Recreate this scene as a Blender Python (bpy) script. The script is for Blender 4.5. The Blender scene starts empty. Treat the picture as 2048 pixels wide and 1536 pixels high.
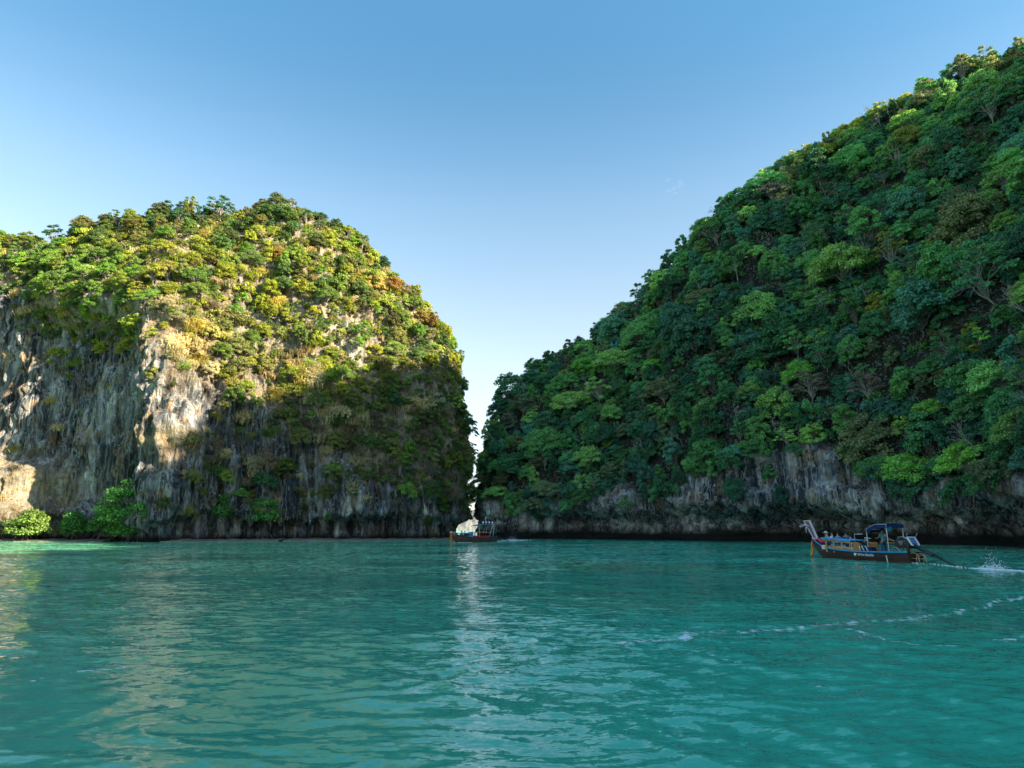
import bpy, math, random
import numpy as np
from mathutils import Vector, Matrix

# ---------------------------------------------------------------- camera, sky, sun, exposure
scene = bpy.context.scene
C = scene.collection
PITCH = math.atan(287.0 / 1334.0)
CAM_H = 2.25
F = 1334.0
cam = bpy.data.cameras.new("camera")
cam.sensor_width = 36.0
cam.lens = F / 2048.0 * 36.0
cam.clip_start = 0.1
cam.clip_end = 8000.0
camo = bpy.data.objects.new("camera", cam)
C.objects.link(camo)
camo.location = (0, 0, CAM_H)
camo.rotation_euler = (math.pi / 2 + PITCH, 0, 0)
scene.camera = camo

SUN_ELEV = math.radians(26.0)
SUN_DIR_XY = (0.935, -0.355)          # horizontal direction towards the sun
SUN_STRENGTH = 5.0
SKY_STRENGTH = 0.136
EXPOSURE = 1.80
HAZE = 0.0

scene.view_settings.view_transform = 'Standard'
scene.view_settings.look = 'None'
scene.view_settings.gamma = 1.0
scene.view_settings.use_curve_mapping = False
scene.view_settings.exposure = EXPOSURE
scene.cycles.max_bounces = 6
scene.cycles.diffuse_bounces = 3
scene.cycles.glossy_bounces = 3
scene.cycles.transmission_bounces = 4
scene.cycles.transparent_max_bounces = 8
scene.cycles.sample_clamp_indirect = 6.0
scene.cycles.use_denoising = True
scene.cycles.denoising_prefilter = 'ACCURATE'

world = bpy.data.worlds.new("World")
scene.world = world
world.use_nodes = True
wn = world.node_tree
for n in list(wn.nodes):
    wn.nodes.remove(n)
wout = wn.nodes.new("ShaderNodeOutputWorld")
wbg = wn.nodes.new("ShaderNodeBackground")
wsky = wn.nodes.new("ShaderNodeTexSky")
wsky.sky_type = 'NISHITA'
wsky.sun_disc = False
wsky.sun_elevation = SUN_ELEV
wsky.sun_rotation = math.atan2(SUN_DIR_XY[0], SUN_DIR_XY[1])
wsky.air_density = 1.15
wsky.dust_density = 0.7
wsky.ozone_density = 1.6
wbg.inputs['Strength'].default_value = SKY_STRENGTH
# colour of the air by height above the horizon: paler low down, deeper blue higher in view
wtc = wn.nodes.new("ShaderNodeTexCoord")
wsep = wn.nodes.new("ShaderNodeSeparateXYZ")
wn.links.new(wtc.outputs['Generated'], wsep.inputs[0])
wramp = wn.nodes.new("ShaderNodeValToRGB")
wramp.color_ramp.interpolation = 'B_SPLINE'
wst = [(0.0, (0.55, 0.66, 1.0)), (0.12, (0.95, 0.90, 0.90)), (0.26, (1.20, 0.95, 0.78)), (0.45, (0.84, 0.94, 0.87)),
       (0.56, (0.52, 0.77, 0.79)), (0.66, (0.42, 0.80, 0.86)), (0.80, (0.66, 0.92, 0.94)), (1.0, (1.0, 1.05, 1.02))]  # overhead stops, out of view, raised to add fill to the shade
while len(wramp.color_ramp.elements) < len(wst):
    wramp.color_ramp.elements.new(0.5)
for k, (p_, c_) in enumerate(wst):
    wramp.color_ramp.elements[k].position = p_
    wramp.color_ramp.elements[k].color = (c_[0] / 1.42, c_[1] / 1.42, c_[2] / 1.42, 1)
wn.links.new(wsep.outputs['Z'], wramp.inputs['Fac'])
wmix = wn.nodes.new("ShaderNodeMix")
wmix.data_type = 'RGBA'
wmix.blend_type = 'MULTIPLY'
wmix.inputs[0].default_value = 1.0
wn.links.new(wsky.outputs['Color'], wmix.inputs[6])
wn.links.new(wramp.outputs['Color'], wmix.inputs[7])
# one faint wisp of cloud
wdot = wn.nodes.new("ShaderNodeVectorMath")
wdot.operation = 'DISTANCE'
_cx, _cy = (1345 - 1024.0) / F, (768.0 - 383) / F
_cd = Vector((_cx, math.cos(PITCH) - _cy * math.sin(PITCH), math.sin(PITCH) + _cy * math.cos(PITCH))).normalized()
wdot.inputs[1].default_value = _cd
wn.links.new(wtc.outputs['Generated'], wdot.inputs[0])
wnz = wn.nodes.new("ShaderNodeTexNoise")
wnz.inputs['Scale'].default_value = 75.0
wnz.inputs['Detail'].default_value = 4.0
wn.links.new(wtc.outputs['Generated'], wnz.inputs['Vector'])
wmr = wn.nodes.new("ShaderNodeMapRange")
wmr.inputs[1].default_value = 0.020
wmr.inputs[4].default_value = 0.9
wmr.inputs[2].default_value = 0.0
wn.links.new(wdot.outputs['Value'], wmr.inputs[0])
wmm = wn.nodes.new("ShaderNodeMath")
wmm.operation = 'MULTIPLY'
wn.links.new(wmr.outputs[0], wmm.inputs[0])
wnr = wn.nodes.new("ShaderNodeMapRange")
wnr.inputs[1].default_value = 0.50
wnr.inputs[2].default_value = 0.75
wn.links.new(wnz.outputs['Fac'], wnr.inputs[0])
wn.links.new(wnr.outputs[0], wmm.inputs[1])
wcl = wn.nodes.new("ShaderNodeMix")
wcl.data_type = 'RGBA'
wcl.inputs[7].default_value = (1.9, 2.2, 2.6, 1)
wn.links.new(wmm.outputs[0], wcl.inputs[0])
wn.links.new(wmix.outputs[2], wcl.inputs[6])
wn.links.new(wcl.outputs[2], wbg.inputs['Color'])
wn.links.new(wbg.outputs['Background'], wout.inputs['Surface'])

sl = bpy.data.lights.new("sun", 'SUN')
sl.energy = SUN_STRENGTH
sl.angle = math.radians(0.5)
sl.color = (1.0, 0.87, 0.66)
slo = bpy.data.objects.new("sun", sl)
C.objects.link(slo)
sdir = Vector((SUN_DIR_XY[0] * math.cos(SUN_ELEV), SUN_DIR_XY[1] * math.cos(SUN_ELEV), math.sin(SUN_ELEV))).normalized()
slo.rotation_euler = sdir.to_track_quat('Z', 'Y').to_euler()
slo.location = (60, -40, 200)

# ---------------------------------------------------------------- helpers
rng = np.random.default_rng(7)
random.seed(7)
CP, SP = math.cos(PITCH), math.sin(PITCH)


def at(px, py, Y):
    """photo pixel + forward distance -> world point"""
    xc, yc = (px - 1024.0) / F, (768.0 - py) / F
    dy, dz = CP - yc * SP, SP + yc * CP
    return np.array((xc / dy * Y, Y, CAM_H + dz / dy * Y))


def on_water(px, py):
    xc, yc = (px - 1024.0) / F, (768.0 - py) / F
    dy, dz = CP - yc * SP, SP + yc * CP
    Y = -CAM_H * dy / dz
    return np.array((xc / dy * Y, Y, 0.0))


def shore(px, Y):
    return np.array((at(px, 1080, Y)[0], Y))


def proj(P):
    P = np.asarray(P, float)
    z = P[..., 2] - CAM_H
    f = P[..., 1] * CP + z * SP
    u = -P[..., 1] * SP + z * CP
    f = np.where(f > 0.1, f, 0.1)
    return 1024 + F * P[..., 0] / f, 768 - F * u / f


_perm = np.random.default_rng(3).permutation(256)
_perm = np.concatenate([_perm, _perm, _perm])
_g = np.random.default_rng(4).normal(size=(256, 3))
_g /= np.linalg.norm(_g, axis=1)[:, None]


def perlin(p):
    p = np.asarray(p, float)
    i = np.floor(p).astype(np.int64)
    f = p - i
    i &= 255
    w = f * f * f * (f * (f * 6 - 15) + 10)
    out = 0.0
    for dx in (0, 1):
        wx = w[..., 0] if dx else 1 - w[..., 0]
        ax = _perm[(i[..., 0] + dx) & 255]
        for dy in (0, 1):
            wy = w[..., 1] if dy else 1 - w[..., 1]
            ay = _perm[ax + ((i[..., 1] + dy) & 255)]
            for dz in (0, 1):
                wz = w[..., 2] if dz else 1 - w[..., 2]
                h = _perm[ay + ((i[..., 2] + dz) & 255)]
                g = _g[h]
                d = g[..., 0] * (f[..., 0] - dx) + g[..., 1] * (f[..., 1] - dy) + g[..., 2] * (f[..., 2] - dz)
                out = out + wx * wy * wz * d
    return out * 1.5


def fbm(p, octv=4, gain=0.5):
    a, s, r = 1.0, 0.0, 0.0
    q = np.asarray(p, float)
    for k in range(octv):
        r = r + a * perlin(q * (2 ** k) + 17.3 * k)
        s += a
        a *= gain
    return r / s


def ridged(p, octv=3):
    a, r, s = 1.0, 0.0, 0.0
    for k in range(octv):
        r = r + a * (1 - 2 * np.abs(perlin(np.asarray(p) * (2 ** k) + 9.1 * k)))
        s += a
        a *= 0.5
    return r / s


def sm(x, a, b):
    t = np.clip((x - a) / (b - a), 0, 1)
    return t * t * (3 - 2 * t)


def mesh_np(name, V, Fc, smooth=False):
    """V (n,3), Fc (m,k) all faces with k corners"""
    me = bpy.data.meshes.new(name)
    V = np.ascontiguousarray(V, dtype=np.float32)
    Fc = np.ascontiguousarray(Fc, dtype=np.int32)
    m, k = Fc.shape
    me.vertices.add(len(V))
    me.vertices.foreach_set("co", V.ravel())
    me.loops.add(m * k)
    me.loops.foreach_set("vertex_index", Fc.ravel())
    me.polygons.add(m)
    me.polygons.foreach_set("loop_start", np.arange(0, m * k, k, dtype=np.int32))
    me.polygons.foreach_set("loop_total", np.full(m, k, dtype=np.int32))
    if smooth:
        me.polygons.foreach_set("use_smooth", np.ones(m, dtype=bool))
    me.update(calc_edges=True)
    return me


def attr(me, name, vals, typ='FLOAT', dom='POINT'):
    a = me.attributes.new(name, typ, dom)
    vals = np.ascontiguousarray(vals, dtype=np.float32)
    a.data.foreach_set("value" if typ == 'FLOAT' else ("vector" if typ == 'FLOAT_VECTOR' else "color"), vals.ravel())


def link(name, me, mat=None, parent=None, **props):
    o = bpy.data.objects.new(name, me)
    C.objects.link(o)
    if mat is not None and me is not None:
        for m_ in (mat if isinstance(mat, (list, tuple)) else [mat]):
            if m_.name not in [x.name for x in me.materials if x]:
                me.materials.append(m_)
    if parent is not None:
        o.parent = parent
    for k, v in props.items():
        o[k] = v
    return o


# ---------------------------------------------------------------- materials
def new_mat(name):
    m = bpy.data.materials.new(name)
    m.use_nodes = True
    nt = m.node_tree
    return m, nt, nt.nodes['Principled BSDF']


def N(nt, typ, **kw):
    n = nt.nodes.new(typ)
    for k, v in kw.items():
        setattr(n, k, v)
    return n


def noise_node(nt, vec, scale, detail=4.0, rough=0.55, vscale=None, dist=0.0):
    t = N(nt, "ShaderNodeTexNoise")
    t.inputs['Scale'].default_value = scale
    t.inputs['Detail'].default_value = detail
    t.inputs['Roughness'].default_value = rough
    t.inputs['Distortion'].default_value = dist
    if vscale is not None:
        mp = N(nt, "ShaderNodeMapping")
        mp.inputs['Scale'].default_value = vscale
        nt.links.new(vec, mp.inputs['Vector'])
        vec = mp.outputs['Vector']
    nt.links.new(vec, t.inputs['Vector'])
    return t


def ramp(nt, fac, stops):
    r = N(nt, "ShaderNodeValToRGB")
    e = r.color_ramp.elements
    while len(e) < len(stops):
        e.new(0.5)
    for k, (p, c) in enumerate(stops):
        e[k].position = p
        e[k].color = (*c, 1) if len(c) == 3 else c
    nt.links.new(fac, r.inputs['Fac'])
    return r


def mix(nt, a, b, fac, mode='MIX'):
    m = N(nt, "ShaderNodeMix", data_type='RGBA', blend_type=mode)
    for sock, v in ((m.inputs[6], a), (m.inputs[7], b), (m.inputs[0], fac)):
        if hasattr(v, 'is_output') or isinstance(v, bpy.types.NodeSocket):
            nt.links.new(v, sock)
        elif isinstance(v, (tuple, list)):
            sock.default_value = (*v, 1)
        else:
            sock.default_value = v
    return m.outputs[2]


def maprange(nt, v, a, b, c=0.0, d=1.0):
    m = N(nt, "ShaderNodeMapRange")
    nt.links.new(v, m.inputs[0])
    for k, x in zip((1, 2, 3, 4), (a, b, c, d)):
        m.inputs[k].default_value = x
    return m.outputs[0]


def math_n(nt, op, a, b):
    m = N(nt, "ShaderNodeMath", operation=op)
    for s, v in ((m.inputs[0], a), (m.inputs[1], b)):
        if isinstance(v, bpy.types.NodeSocket):
            nt.links.new(v, s)
        else:
            s.default_value = v
    return m.outputs[0]


def rock_material(name, soil_a, soil_b, light=1.0, tide=(1.9, 3.4)):
    m, nt, bs = new_mat(name)
    geo = N(nt, "ShaderNodeNewGeometry")
    pos = geo.outputs['Position']
    warp = noise_node(nt, pos, 0.25, 3)
    vadd = N(nt, "ShaderNodeVectorMath", operation='MULTIPLY_ADD')
    nt.links.new(warp.outputs['Color'], vadd.inputs[0])
    vadd.inputs[1].default_value = (0.9, 0.9, 1.2)
    nt.links.new(pos, vadd.inputs[2])
    wp = vadd.outputs[0]
    streak = noise_node(nt, wp, 1.0, 6, 0.6, (0.55, 0.55, 0.040))
    streak2 = noise_node(nt, wp, 1.0, 5, 0.6, (2.6, 2.6, 0.16))
    blotch = noise_node(nt, wp, 0.32, 6, 0.62)
    fine = noise_node(nt, pos, 2.3, 8, 0.7)
    base = ramp(nt, streak.outputs['Fac'], [(0.34, (0.032, 0.036, 0.042)), (0.45, (0.10 * light, 0.105 * light, 0.11 * light)),
                                            (0.52, (0.20 * light, 0.205 * light, 0.205 * light)), (0.62, (0.40 * light, 0.39 * light, 0.36 * light)),
                                            (0.74, (0.52 * light, 0.50 * light, 0.46 * light))])
    s2 = ramp(nt, streak2.outputs['Fac'], [(0.38, (0.28, 0.29, 0.31)), (0.5, (0.95, 0.95, 0.95)), (0.60, (1.6, 1.58, 1.52))])
    col = mix(nt, base.outputs[0], s2.outputs[0], 0.65, 'MULTIPLY')
    zone = noise_node(nt, pos, 0.11, 4, 0.6, (1, 1, 0.6))
    zr_ = ramp(nt, zone.outputs['Fac'], [(0.36, (0.34, 0.36, 0.39)), (0.5, (0.90, 0.92, 0.95)), (0.64, (1.55, 1.5, 1.42))])
    col = mix(nt, col, zr_.outputs[0], 1.0, 'MULTIPLY')
    och = maprange(nt, blotch.outputs['Fac'], 0.51, 0.60)
    ochs = math_n(nt, 'MULTIPLY', och, maprange(nt, streak2.outputs['Fac'], 0.40, 0.56))
    col = mix(nt, col, (0.43, 0.28, 0.14), math_n(nt, 'MULTIPLY', ochs, 0.9))
    cr = noise_node(nt, wp, 1.0, 3, 0.5, (0.55, 0.55, 0.022))
    crd = math_n(nt, 'ABSOLUTE', math_n(nt, 'SUBTRACT', cr.outputs['Fac'], 0.47), 0.0)
    crk = maprange(nt, crd, 0.004, 0.018, 0.25, 1.0)
    ccomb = N(nt, "ShaderNodeCombineColor")
    for k in range(3):
        nt.links.new(crk, ccomb.inputs[k])
    col = mix(nt, col, ccomb.outputs[0], 1.0, 'MULTIPLY')
    dr = noise_node(nt, wp, 1.0, 2, 0.5, (0.8, 0.8, 0.018))
    drd = math_n(nt, 'ABSOLUTE', math_n(nt, 'SUBTRACT', dr.outputs['Fac'], 0.53), 0.0)
    col = mix(nt, (0.55 * light, 0.54 * light, 0.50 * light), col, maprange(nt, drd, 0.008, 0.03, 0.55, 1.0))
    blk = noise_node(nt, wp, 0.16, 5, 0.6)
    col = mix(nt, col, (0.028, 0.031, 0.034), maprange(nt, blk.outputs['Fac'], 0.50, 0.66, 0.0, 0.6))
    f2 = ramp(nt, fine.outputs['Fac'], [(0.3, (0.45, 0.45, 0.47)), (0.5, (1, 1, 1)), (0.7, (1.3, 1.3, 1.28))])
    col = mix(nt, col, f2.outputs[0], 0.6, 'MULTIPLY')
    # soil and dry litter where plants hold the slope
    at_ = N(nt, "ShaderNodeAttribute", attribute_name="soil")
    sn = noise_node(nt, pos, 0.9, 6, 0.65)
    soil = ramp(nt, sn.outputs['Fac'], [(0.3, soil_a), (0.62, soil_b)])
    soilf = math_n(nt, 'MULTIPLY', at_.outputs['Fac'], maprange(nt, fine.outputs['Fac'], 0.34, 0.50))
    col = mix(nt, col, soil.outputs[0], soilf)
    # tide band; a raised range also paints in the shade of the undercut foot
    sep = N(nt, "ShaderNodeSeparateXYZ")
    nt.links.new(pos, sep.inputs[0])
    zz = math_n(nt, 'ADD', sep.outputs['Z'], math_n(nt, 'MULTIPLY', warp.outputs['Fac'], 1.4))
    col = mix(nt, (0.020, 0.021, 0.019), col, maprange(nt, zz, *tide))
    nt.links.new(col, bs.inputs['Base Color'])
    bs.inputs['Roughness'].default_value = 0.9
    bs.inputs['Specular IOR Level'].default_value = 0.25
    bump = N(nt, "ShaderNodeBump")
    bump.inputs['Strength'].default_value = 0.9
    bump.inputs['Distance'].default_value = 0.7
    bh = math_n(nt, 'ADD', fine.outputs['Fac'], math_n(nt, 'MULTIPLY', streak2.outputs['Fac'], 0.9))
    nt.links.new(bh, bump.inputs['Height'])
    nt.links.new(bump.outputs[0], bs.inputs['Normal'])
    return m


def foliage_material(name, trans=0.3, rough=0.55):
    m, nt, bs = new_mat(name)
    tint = N(nt, "ShaderNodeAttribute", attribute_name="tint", attribute_type='INSTANCER')
    lr = N(nt, "ShaderNodeAttribute", attribute_name="leaf")
    sepc = N(nt, "ShaderNodeSeparateColor")
    nt.links.new(lr.outputs['Color'], sepc.inputs[0])
    bri = maprange(nt, sepc.outputs[0], 0, 1, 0.55, 1.55)
    col = mix(nt, tint.outputs['Color'], (1, 1, 1), 0.0)
    comb = N(nt, "ShaderNodeCombineColor")
    for k in range(3):
        nt.links.new(bri, comb.inputs[k])
    col = mix(nt, col, comb.outputs[0], 1.0, 'MULTIPLY')
    warm = mix(nt, (1, 1, 1), (1.5, 1.1, 0.6), maprange(nt, sepc.outputs[1], 0.86, 1.0, 0, 0.5))
    col = mix(nt, col, warm, 1.0, 'MULTIPLY')
    nt.links.new(col, bs.inputs['Base Color'])
    bs.inputs['Roughness'].default_value = rough
    bs.inputs['Specular IOR Level'].default_value = 0.35
    tr = N(nt, "ShaderNodeBsdfTranslucent")
    tcol = mix(nt, col, (1.25, 1.3, 0.5), 1.0, 'MULTIPLY')
    nt.links.new(tcol, tr.inputs['Color'])
    ms = N(nt, "ShaderNodeMixShader")
    ms.inputs[0].default_value = trans
    nt.links.new(bs.outputs[0], ms.inputs[1])
    nt.links.new(tr.outputs[0], ms.inputs[2])
    nt.links.new(ms.outputs[0], nt.nodes['Material Output'].inputs['Surface'])
    return m


def plain(name, col, rough=0.6, spec=0.4, var=0.25, scale=6.0, metal=0.0, streak=(1, 1, 1)):
    m, nt, bs = new_mat(name)
    tc = N(nt, "ShaderNodeTexCoord")
    nz = noise_node(nt, tc.outputs['Object'], scale, 6, 0.65, streak)
    lo = tuple(c * (1 - var) for c in col)
    hi = tuple(min(1, c * (1 + var)) for c in col)
    r = ramp(nt, nz.outputs['Fac'], [(0.33, lo), (0.67, hi)])
    nt.links.new(r.outputs[0], bs.inputs['Base Color'])
    rr = maprange(nt, nz.outputs['Fac'], 0.3, 0.7, max(0.05, rough - 0.12), min(1, rough + 0.12))
    nt.links.new(rr, bs.inputs['Roughness'])
    bs.inputs['Specular IOR Level'].default_value = spec
    bs.inputs['Metallic'].default_value = metal
    bump = N(nt, "ShaderNodeBump")
    bump.inputs['Strength'].default_value = 0.25
    bump.inputs['Distance'].default_value = 0.02
    nt.links.new(nz.outputs['Fac'], bump.inputs['Height'])
    nt.links.new(bump.outputs[0], bs.inputs['Normal'])
    return m


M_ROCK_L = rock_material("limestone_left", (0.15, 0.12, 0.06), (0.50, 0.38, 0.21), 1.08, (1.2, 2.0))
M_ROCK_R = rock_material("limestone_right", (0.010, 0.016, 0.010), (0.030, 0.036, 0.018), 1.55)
M_LEAF = foliage_material("foliage")
M_BARK = plain("bark", (0.17, 0.15, 0.125), 0.85, 0.2, 0.4, 3.0)
M_BARK_PALE = plain("pale_bark", (0.34, 0.31, 0.27), 0.85, 0.2, 0.3, 3.0)


# ---------------------------------------------------------------- terrain
def catmull(P, t):
    P = np.asarray(P, float)
    n = len(P)
    t = np.clip(t, 0, n - 1 - 1e-9)
    i = np.floor(t).astype(int)
    f = (t - i)[:, None]
    p0, p1, p2, p3 = P[np.clip(i - 1, 0, n - 1)], P[i], P[np.clip(i + 1, 0, n - 1)], P[np.clip(i + 2, 0, n - 1)]
    return 0.5 * ((2 * p1) + (p2 - p0) * f + (2 * p0 - 5 * p1 + 4 * p2 - p3) * f ** 2 + (3 * p1 - p0 - 3 * p2 + p3) * f ** 3)


def ctl(s, r, p):
    return [s[0], s[1], r[0], r[1], r[2], p]


def cliff_grid(ctrls, step, rows, dense, back_len=45.0, back_rows=14):
    """returns grid positions (nu, nv, 3), base normals and v coordinate"""
    A = np.array(ctrls)
    tt = np.linspace(0, len(A) - 1, 4000)
    Q = catmull(A, tt)
    seg = np.linalg.norm(np.diff(Q[:, :2], axis=0), axis=1)
    w = seg * np.where((tt[:-1] >= dense[0]) & (tt[:-1] <= dense[1]), 1.0, 0.3)
    cum = np.concatenate([[0], np.cumsum(w)])
    nu = int(cum[-1] / step)
    ts = np.interp(np.linspace(0, cum[-1], nu), cum, tt)
    Q = catmull(A, ts)
    v = np.linspace(0, 1, rows)
    vb = 1 + np.linspace(0, 1, back_rows + 1)[1:]
    S, R, p = Q[:, None, 0:2], Q[:, None, 2:4], Q[:, None, 5]
    zr = Q[:, None, 4]
    a = v[None] ** p
    xy = S + (R - S) * a[..., None]
    z = -1.8 + (zr + 1.8) * v[None]
    G1 = np.concatenate([xy, z[..., None]], -1)
    d = (R - S)
    d = d / np.maximum(np.linalg.norm(d, axis=-1, keepdims=True), 1e-6)
    s = (vb - 1)[None, :, None]
    xy2 = R + d * s * back_len
    z2 = zr * (1 - s[..., 0] ** 1.6) - 1.0 * s[..., 0]
    G2 = np.concatenate([np.broadcast_to(xy2, (nu, back_rows, 2)), z2[..., None]], -1)
    G = np.concatenate([G1, G2], 1)
    return G, ts, np.concatenate([v, vb])


def normals(G):
    du = np.gradient(G, axis=0)
    dv = np.gradient(G, axis=1)
    n = np.cross(du, dv)
    n /= np.maximum(np.linalg.norm(n, axis=-1, keepdims=True), 1e-9)
    return n


def grid_faces(nu, nv):
    i = np.arange(nu * nv).reshape(nu, nv)
    return np.stack([i[:-1, :-1], i[1:, :-1], i[1:, 1:], i[:-1, 1:]], -1).reshape(-1, 4)


# wall line: photo height above which plants take over, per photo column
def wall_left(px):
    return np.interp(px, [-400, 0, 55, 70, 150, 260, 290, 320, 380, 430, 560, 640, 760, 900, 940],
                     [560, 565, 570, 625, 660, 650, 640, 700, 745, 770, 830, 900, 960, 985, 1000])


def wall_right(px):
    return np.interp(px, [930, 1000, 1130, 1200, 1245, 1300, 1370, 1430, 1500, 1560, 1620, 1680, 1740, 1790, 1850, 1900, 1950, 2048, 2400],
                     [975, 1000, 1005, 985, 960, 1010, 960, 930, 905, 915, 890, 900, 960, 945, 985, 955, 965, 940, 940])


# ---- left headland
L = []
L.append(ctl((-128, 62), (-165, 90, 58), 1.8))
L.append(ctl((-122, 141), tuple(at(-260, 505, 146)), 1.8))
L.append(ctl(shore(0, 122.5), tuple(at(0, 492, 142)), 2.2))
L.append(ctl(shore(60, 119), tuple(at(70, 498, 140)), 2.2))
L.append(ctl(shore(110, 119), tuple(at(130, 490, 139)), 2.4))
L.append(ctl(shore(200, 115), tuple(at(210, 462, 141)), 2.4))
L.append(ctl(shore(300, 107.5), tuple(at(320, 448, 143)), 2.2))
L.append(ctl(shore(370, 110.5), tuple(at(410, 436, 144)), 2.0))
L.append(ctl(shore(450, 115), tuple(at(490, 432, 145)), 1.9))
L.append(ctl(shore(560, 119), tuple(at(570, 428, 146)), 1.9))
L.append(ctl(shore(670, 122), tuple(at(655, 462, 147)), 2.1))
L.append(ctl(shore(780, 126), tuple(at(746, 520, 149)), 2.4))
L.append(ctl(shore(870, 129.5), tuple(at(816, 590, 151)), 2.8))
L.append(ctl(shore(904, 133.5), tuple(at(860, 662, 153)), 3.4))
L.append(ctl(shore(905, 140), tuple(at(864, 672, 160)), 3.6))
L.append(ctl((-19.5, 158), tuple(at(850, 640, 172)), 3.2))
L.append(ctl((-32, 185), (-42, 178, 62), 2.4))
L.append(ctl((-60, 205), (-70, 180, 62), 2.0))
GL, tl, vl = cliff_grid(L, 0.185, 350, (1.7, 14.2))
nL = normals(GL)
pxL, pyL = proj(GL)
X, Y, Z = GL[..., 0], GL[..., 1], GL[..., 2]
front = (vl[None] <= 1.0)
wl = wall_left(pxL)
rockm = sm(pyL, wl - 25, wl + 25)                       # 1 on the bare wall
P = GL
flute = np.stack([(X + 0.16 * Z) * 0.45, Y * 0.45, Z * 0.03], -1)
flute2 = np.stack([(X + 0.16 * Z) * 1.3, Y * 1.3, Z * 0.08], -1)
disp = 3.2 * fbm(P / 17.0, 3) + 1.6 * fbm(P / 6.0 + 31, 3)
disp = disp + (2.3 * ridged(flute, 2) + 0.7 * ridged(flute2, 2)) * (0.35 + 0.65 * rockm)
disp = disp + 1.3 * ridged(P / np.array((2.6, 2.6, 4.6)) + 5, 3) * (1 - 0.55 * rockm * sm(-pxL, -420, -300)) + 0.5 * fbm(P / np.array((0.8, 0.8, 1.8)), 3)
# shaded hollow under the wooded brow on the left
hol = sm(pxL, -50, 110) * (1 - sm(pxL, 255, 320)) * sm(pyL, 610, 670) * (1 - sm(pyL, 985, 1050))
disp = disp - 3.4 * hol
disp = disp + 1.6 * sm(pxL, 60, 120) * (1 - sm(pxL, 240, 330)) * np.exp(-((pyL - 605) / 45.0) ** 2)
disp = disp + 1.2 * np.exp(-((pxL - 345) / 45.0) ** 2) * np.exp(-((pyL - 850) / 55.0) ** 2)
disp = disp + 7.0 * (1 - sm(pxL, 20, 210)) * sm(pxL, -80, 15) * sm(pyL, 905, 960)
# dark clefts in the lit wall and a few caves
for cx, cy, rx, ry, dpt in ((28, 735, 12, 40, 1.6), (610, 1030, 16, 26, 3.0), (705, 1052, 18, 18, 3.0), (405, 830, 14, 45, 2.2),
                            (520, 612, 60, 14, 2.0), (450, 640, 55, 14, 1.6), (488, 500, 10, 22, 1.8), (500, 975, 10, 22, 1.8), (880, 1010, 22, 14, 2.0)):
    disp = disp - dpt * np.exp(-((pxL - cx) / rx) ** 2 - ((pyL - cy) / ry) ** 2)
# overhanging foot: notch cut by the tide below dripstone teeth
tooth = 3.6 + 2.6 * fbm(np.stack([X * 0.07, Y * 0.07, 0 * X + 9], -1), 2) + 1.3 * fbm(np.stack([X * 0.25, Y * 0.25, 0 * X], -1), 2) + 1.1 * ridged(np.stack([X * 0.9, Y * 0.9, 0 * X + 3], -1), 2)
disp = disp - 2.4 * (1 - sm(Z, tooth - 1.6, tooth))
disp = disp * np.where(front, 1.0, np.clip(2.0 - vl[None], 0.2, 1)) * (0.35 + 0.65 * sm(Z, -1.5, 2.0)) - 0.6 * (1 - sm(Z, -1.5, 2.0))
GL2 = GL + nL * disp[..., None] * np.array((1, 1, 0.55))
meL = mesh_np("left_headland", GL2.reshape(-1, 3), grid_faces(*GL2.shape[:2]), True)
soilL = (1 - rockm) * (0.55 + 0.6 * fbm(P / 5.0, 2))
for cx, cy, rx, ry in ((330, 660, 70, 50), (590, 760, 45, 70), (740, 870, 90, 50), (80, 985, 75, 70), (20, 960, 60, 60), (390, 720, 50, 60), (320, 880, 60, 18)):
    soilL = np.maximum(soilL, np.clip(0.75 + 0.9 * fbm(P / 2.2 + 70, 3), 0, 1) * np.exp(-((pxL - cx) / rx) ** 2 - ((pyL - cy) / ry) ** 2))
attr(meL, "soil", np.clip(soilL, 0, 1).ravel())
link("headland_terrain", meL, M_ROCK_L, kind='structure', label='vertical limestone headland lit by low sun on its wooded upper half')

# ---- right mountain
Rr = []
Rr.append(ctl((16, 232), (40, 215, 46), 2.0))
Rr.append(ctl((-2, 190), (25, 190, 48), 2.2))
Rr.append(ctl((-4.2, 162), tuple(at(1062, 795, 176)), 2.1))
Rr.append(ctl(shore(966, 145), tuple(at(1052, 800, 170)), 2.2))
Rr.append(ctl(shore(1008, 140), tuple(at(1062, 765, 170)), 2.1))
Rr.append(ctl(shore(1080, 134), tuple(at(1110, 722, 170)), 1.9))
Rr.append(ctl(shore(1200, 128), tuple(at(1210, 662, 166)), 1.75))
Rr.append(ctl(shore(1320, 119), tuple(at(1330, 560, 161)), 1.6))
Rr.append(ctl(shore(1440, 110), tuple(at(1440, 450, 155)), 1.5))
Rr.append(ctl(shore(1560, 104), tuple(at(1545, 362, 150)), 1.45))
Rr.append(ctl(shore(1680, 98), tuple(at(1665, 285, 144)), 1.45))
Rr.append(ctl(shore(1800, 91), tuple(at(1790, 225, 138)), 1.45))
Rr.append(ctl(shore(1920, 82), tuple(at(1905, 160, 131)), 1.45))
Rr.append(ctl(shore(2048, 72), tuple(at(2048, 102, 122)), 1.45))
Rr.append(ctl(shore(2230, 60), tuple(at(2230, 40, 110)), 1.45))
Rr.append(ctl((68, 38), (118, 52, 107), 1.45))  # unseen crest, height shaped to set the shadow line on the headland
Rr.append(ctl((72, 5), (124, 20, 88), 1.5))
Rr.append(ctl((66, -40), (108, -60, 80), 1.6))
Rr.append(ctl((30, -75), (50, -120, 70), 1.6))
GR, tr_, vr = cliff_grid(Rr, 0.26, 300, (2.0, 14.3), back_len=60)
nR = -normals(GR)
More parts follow.
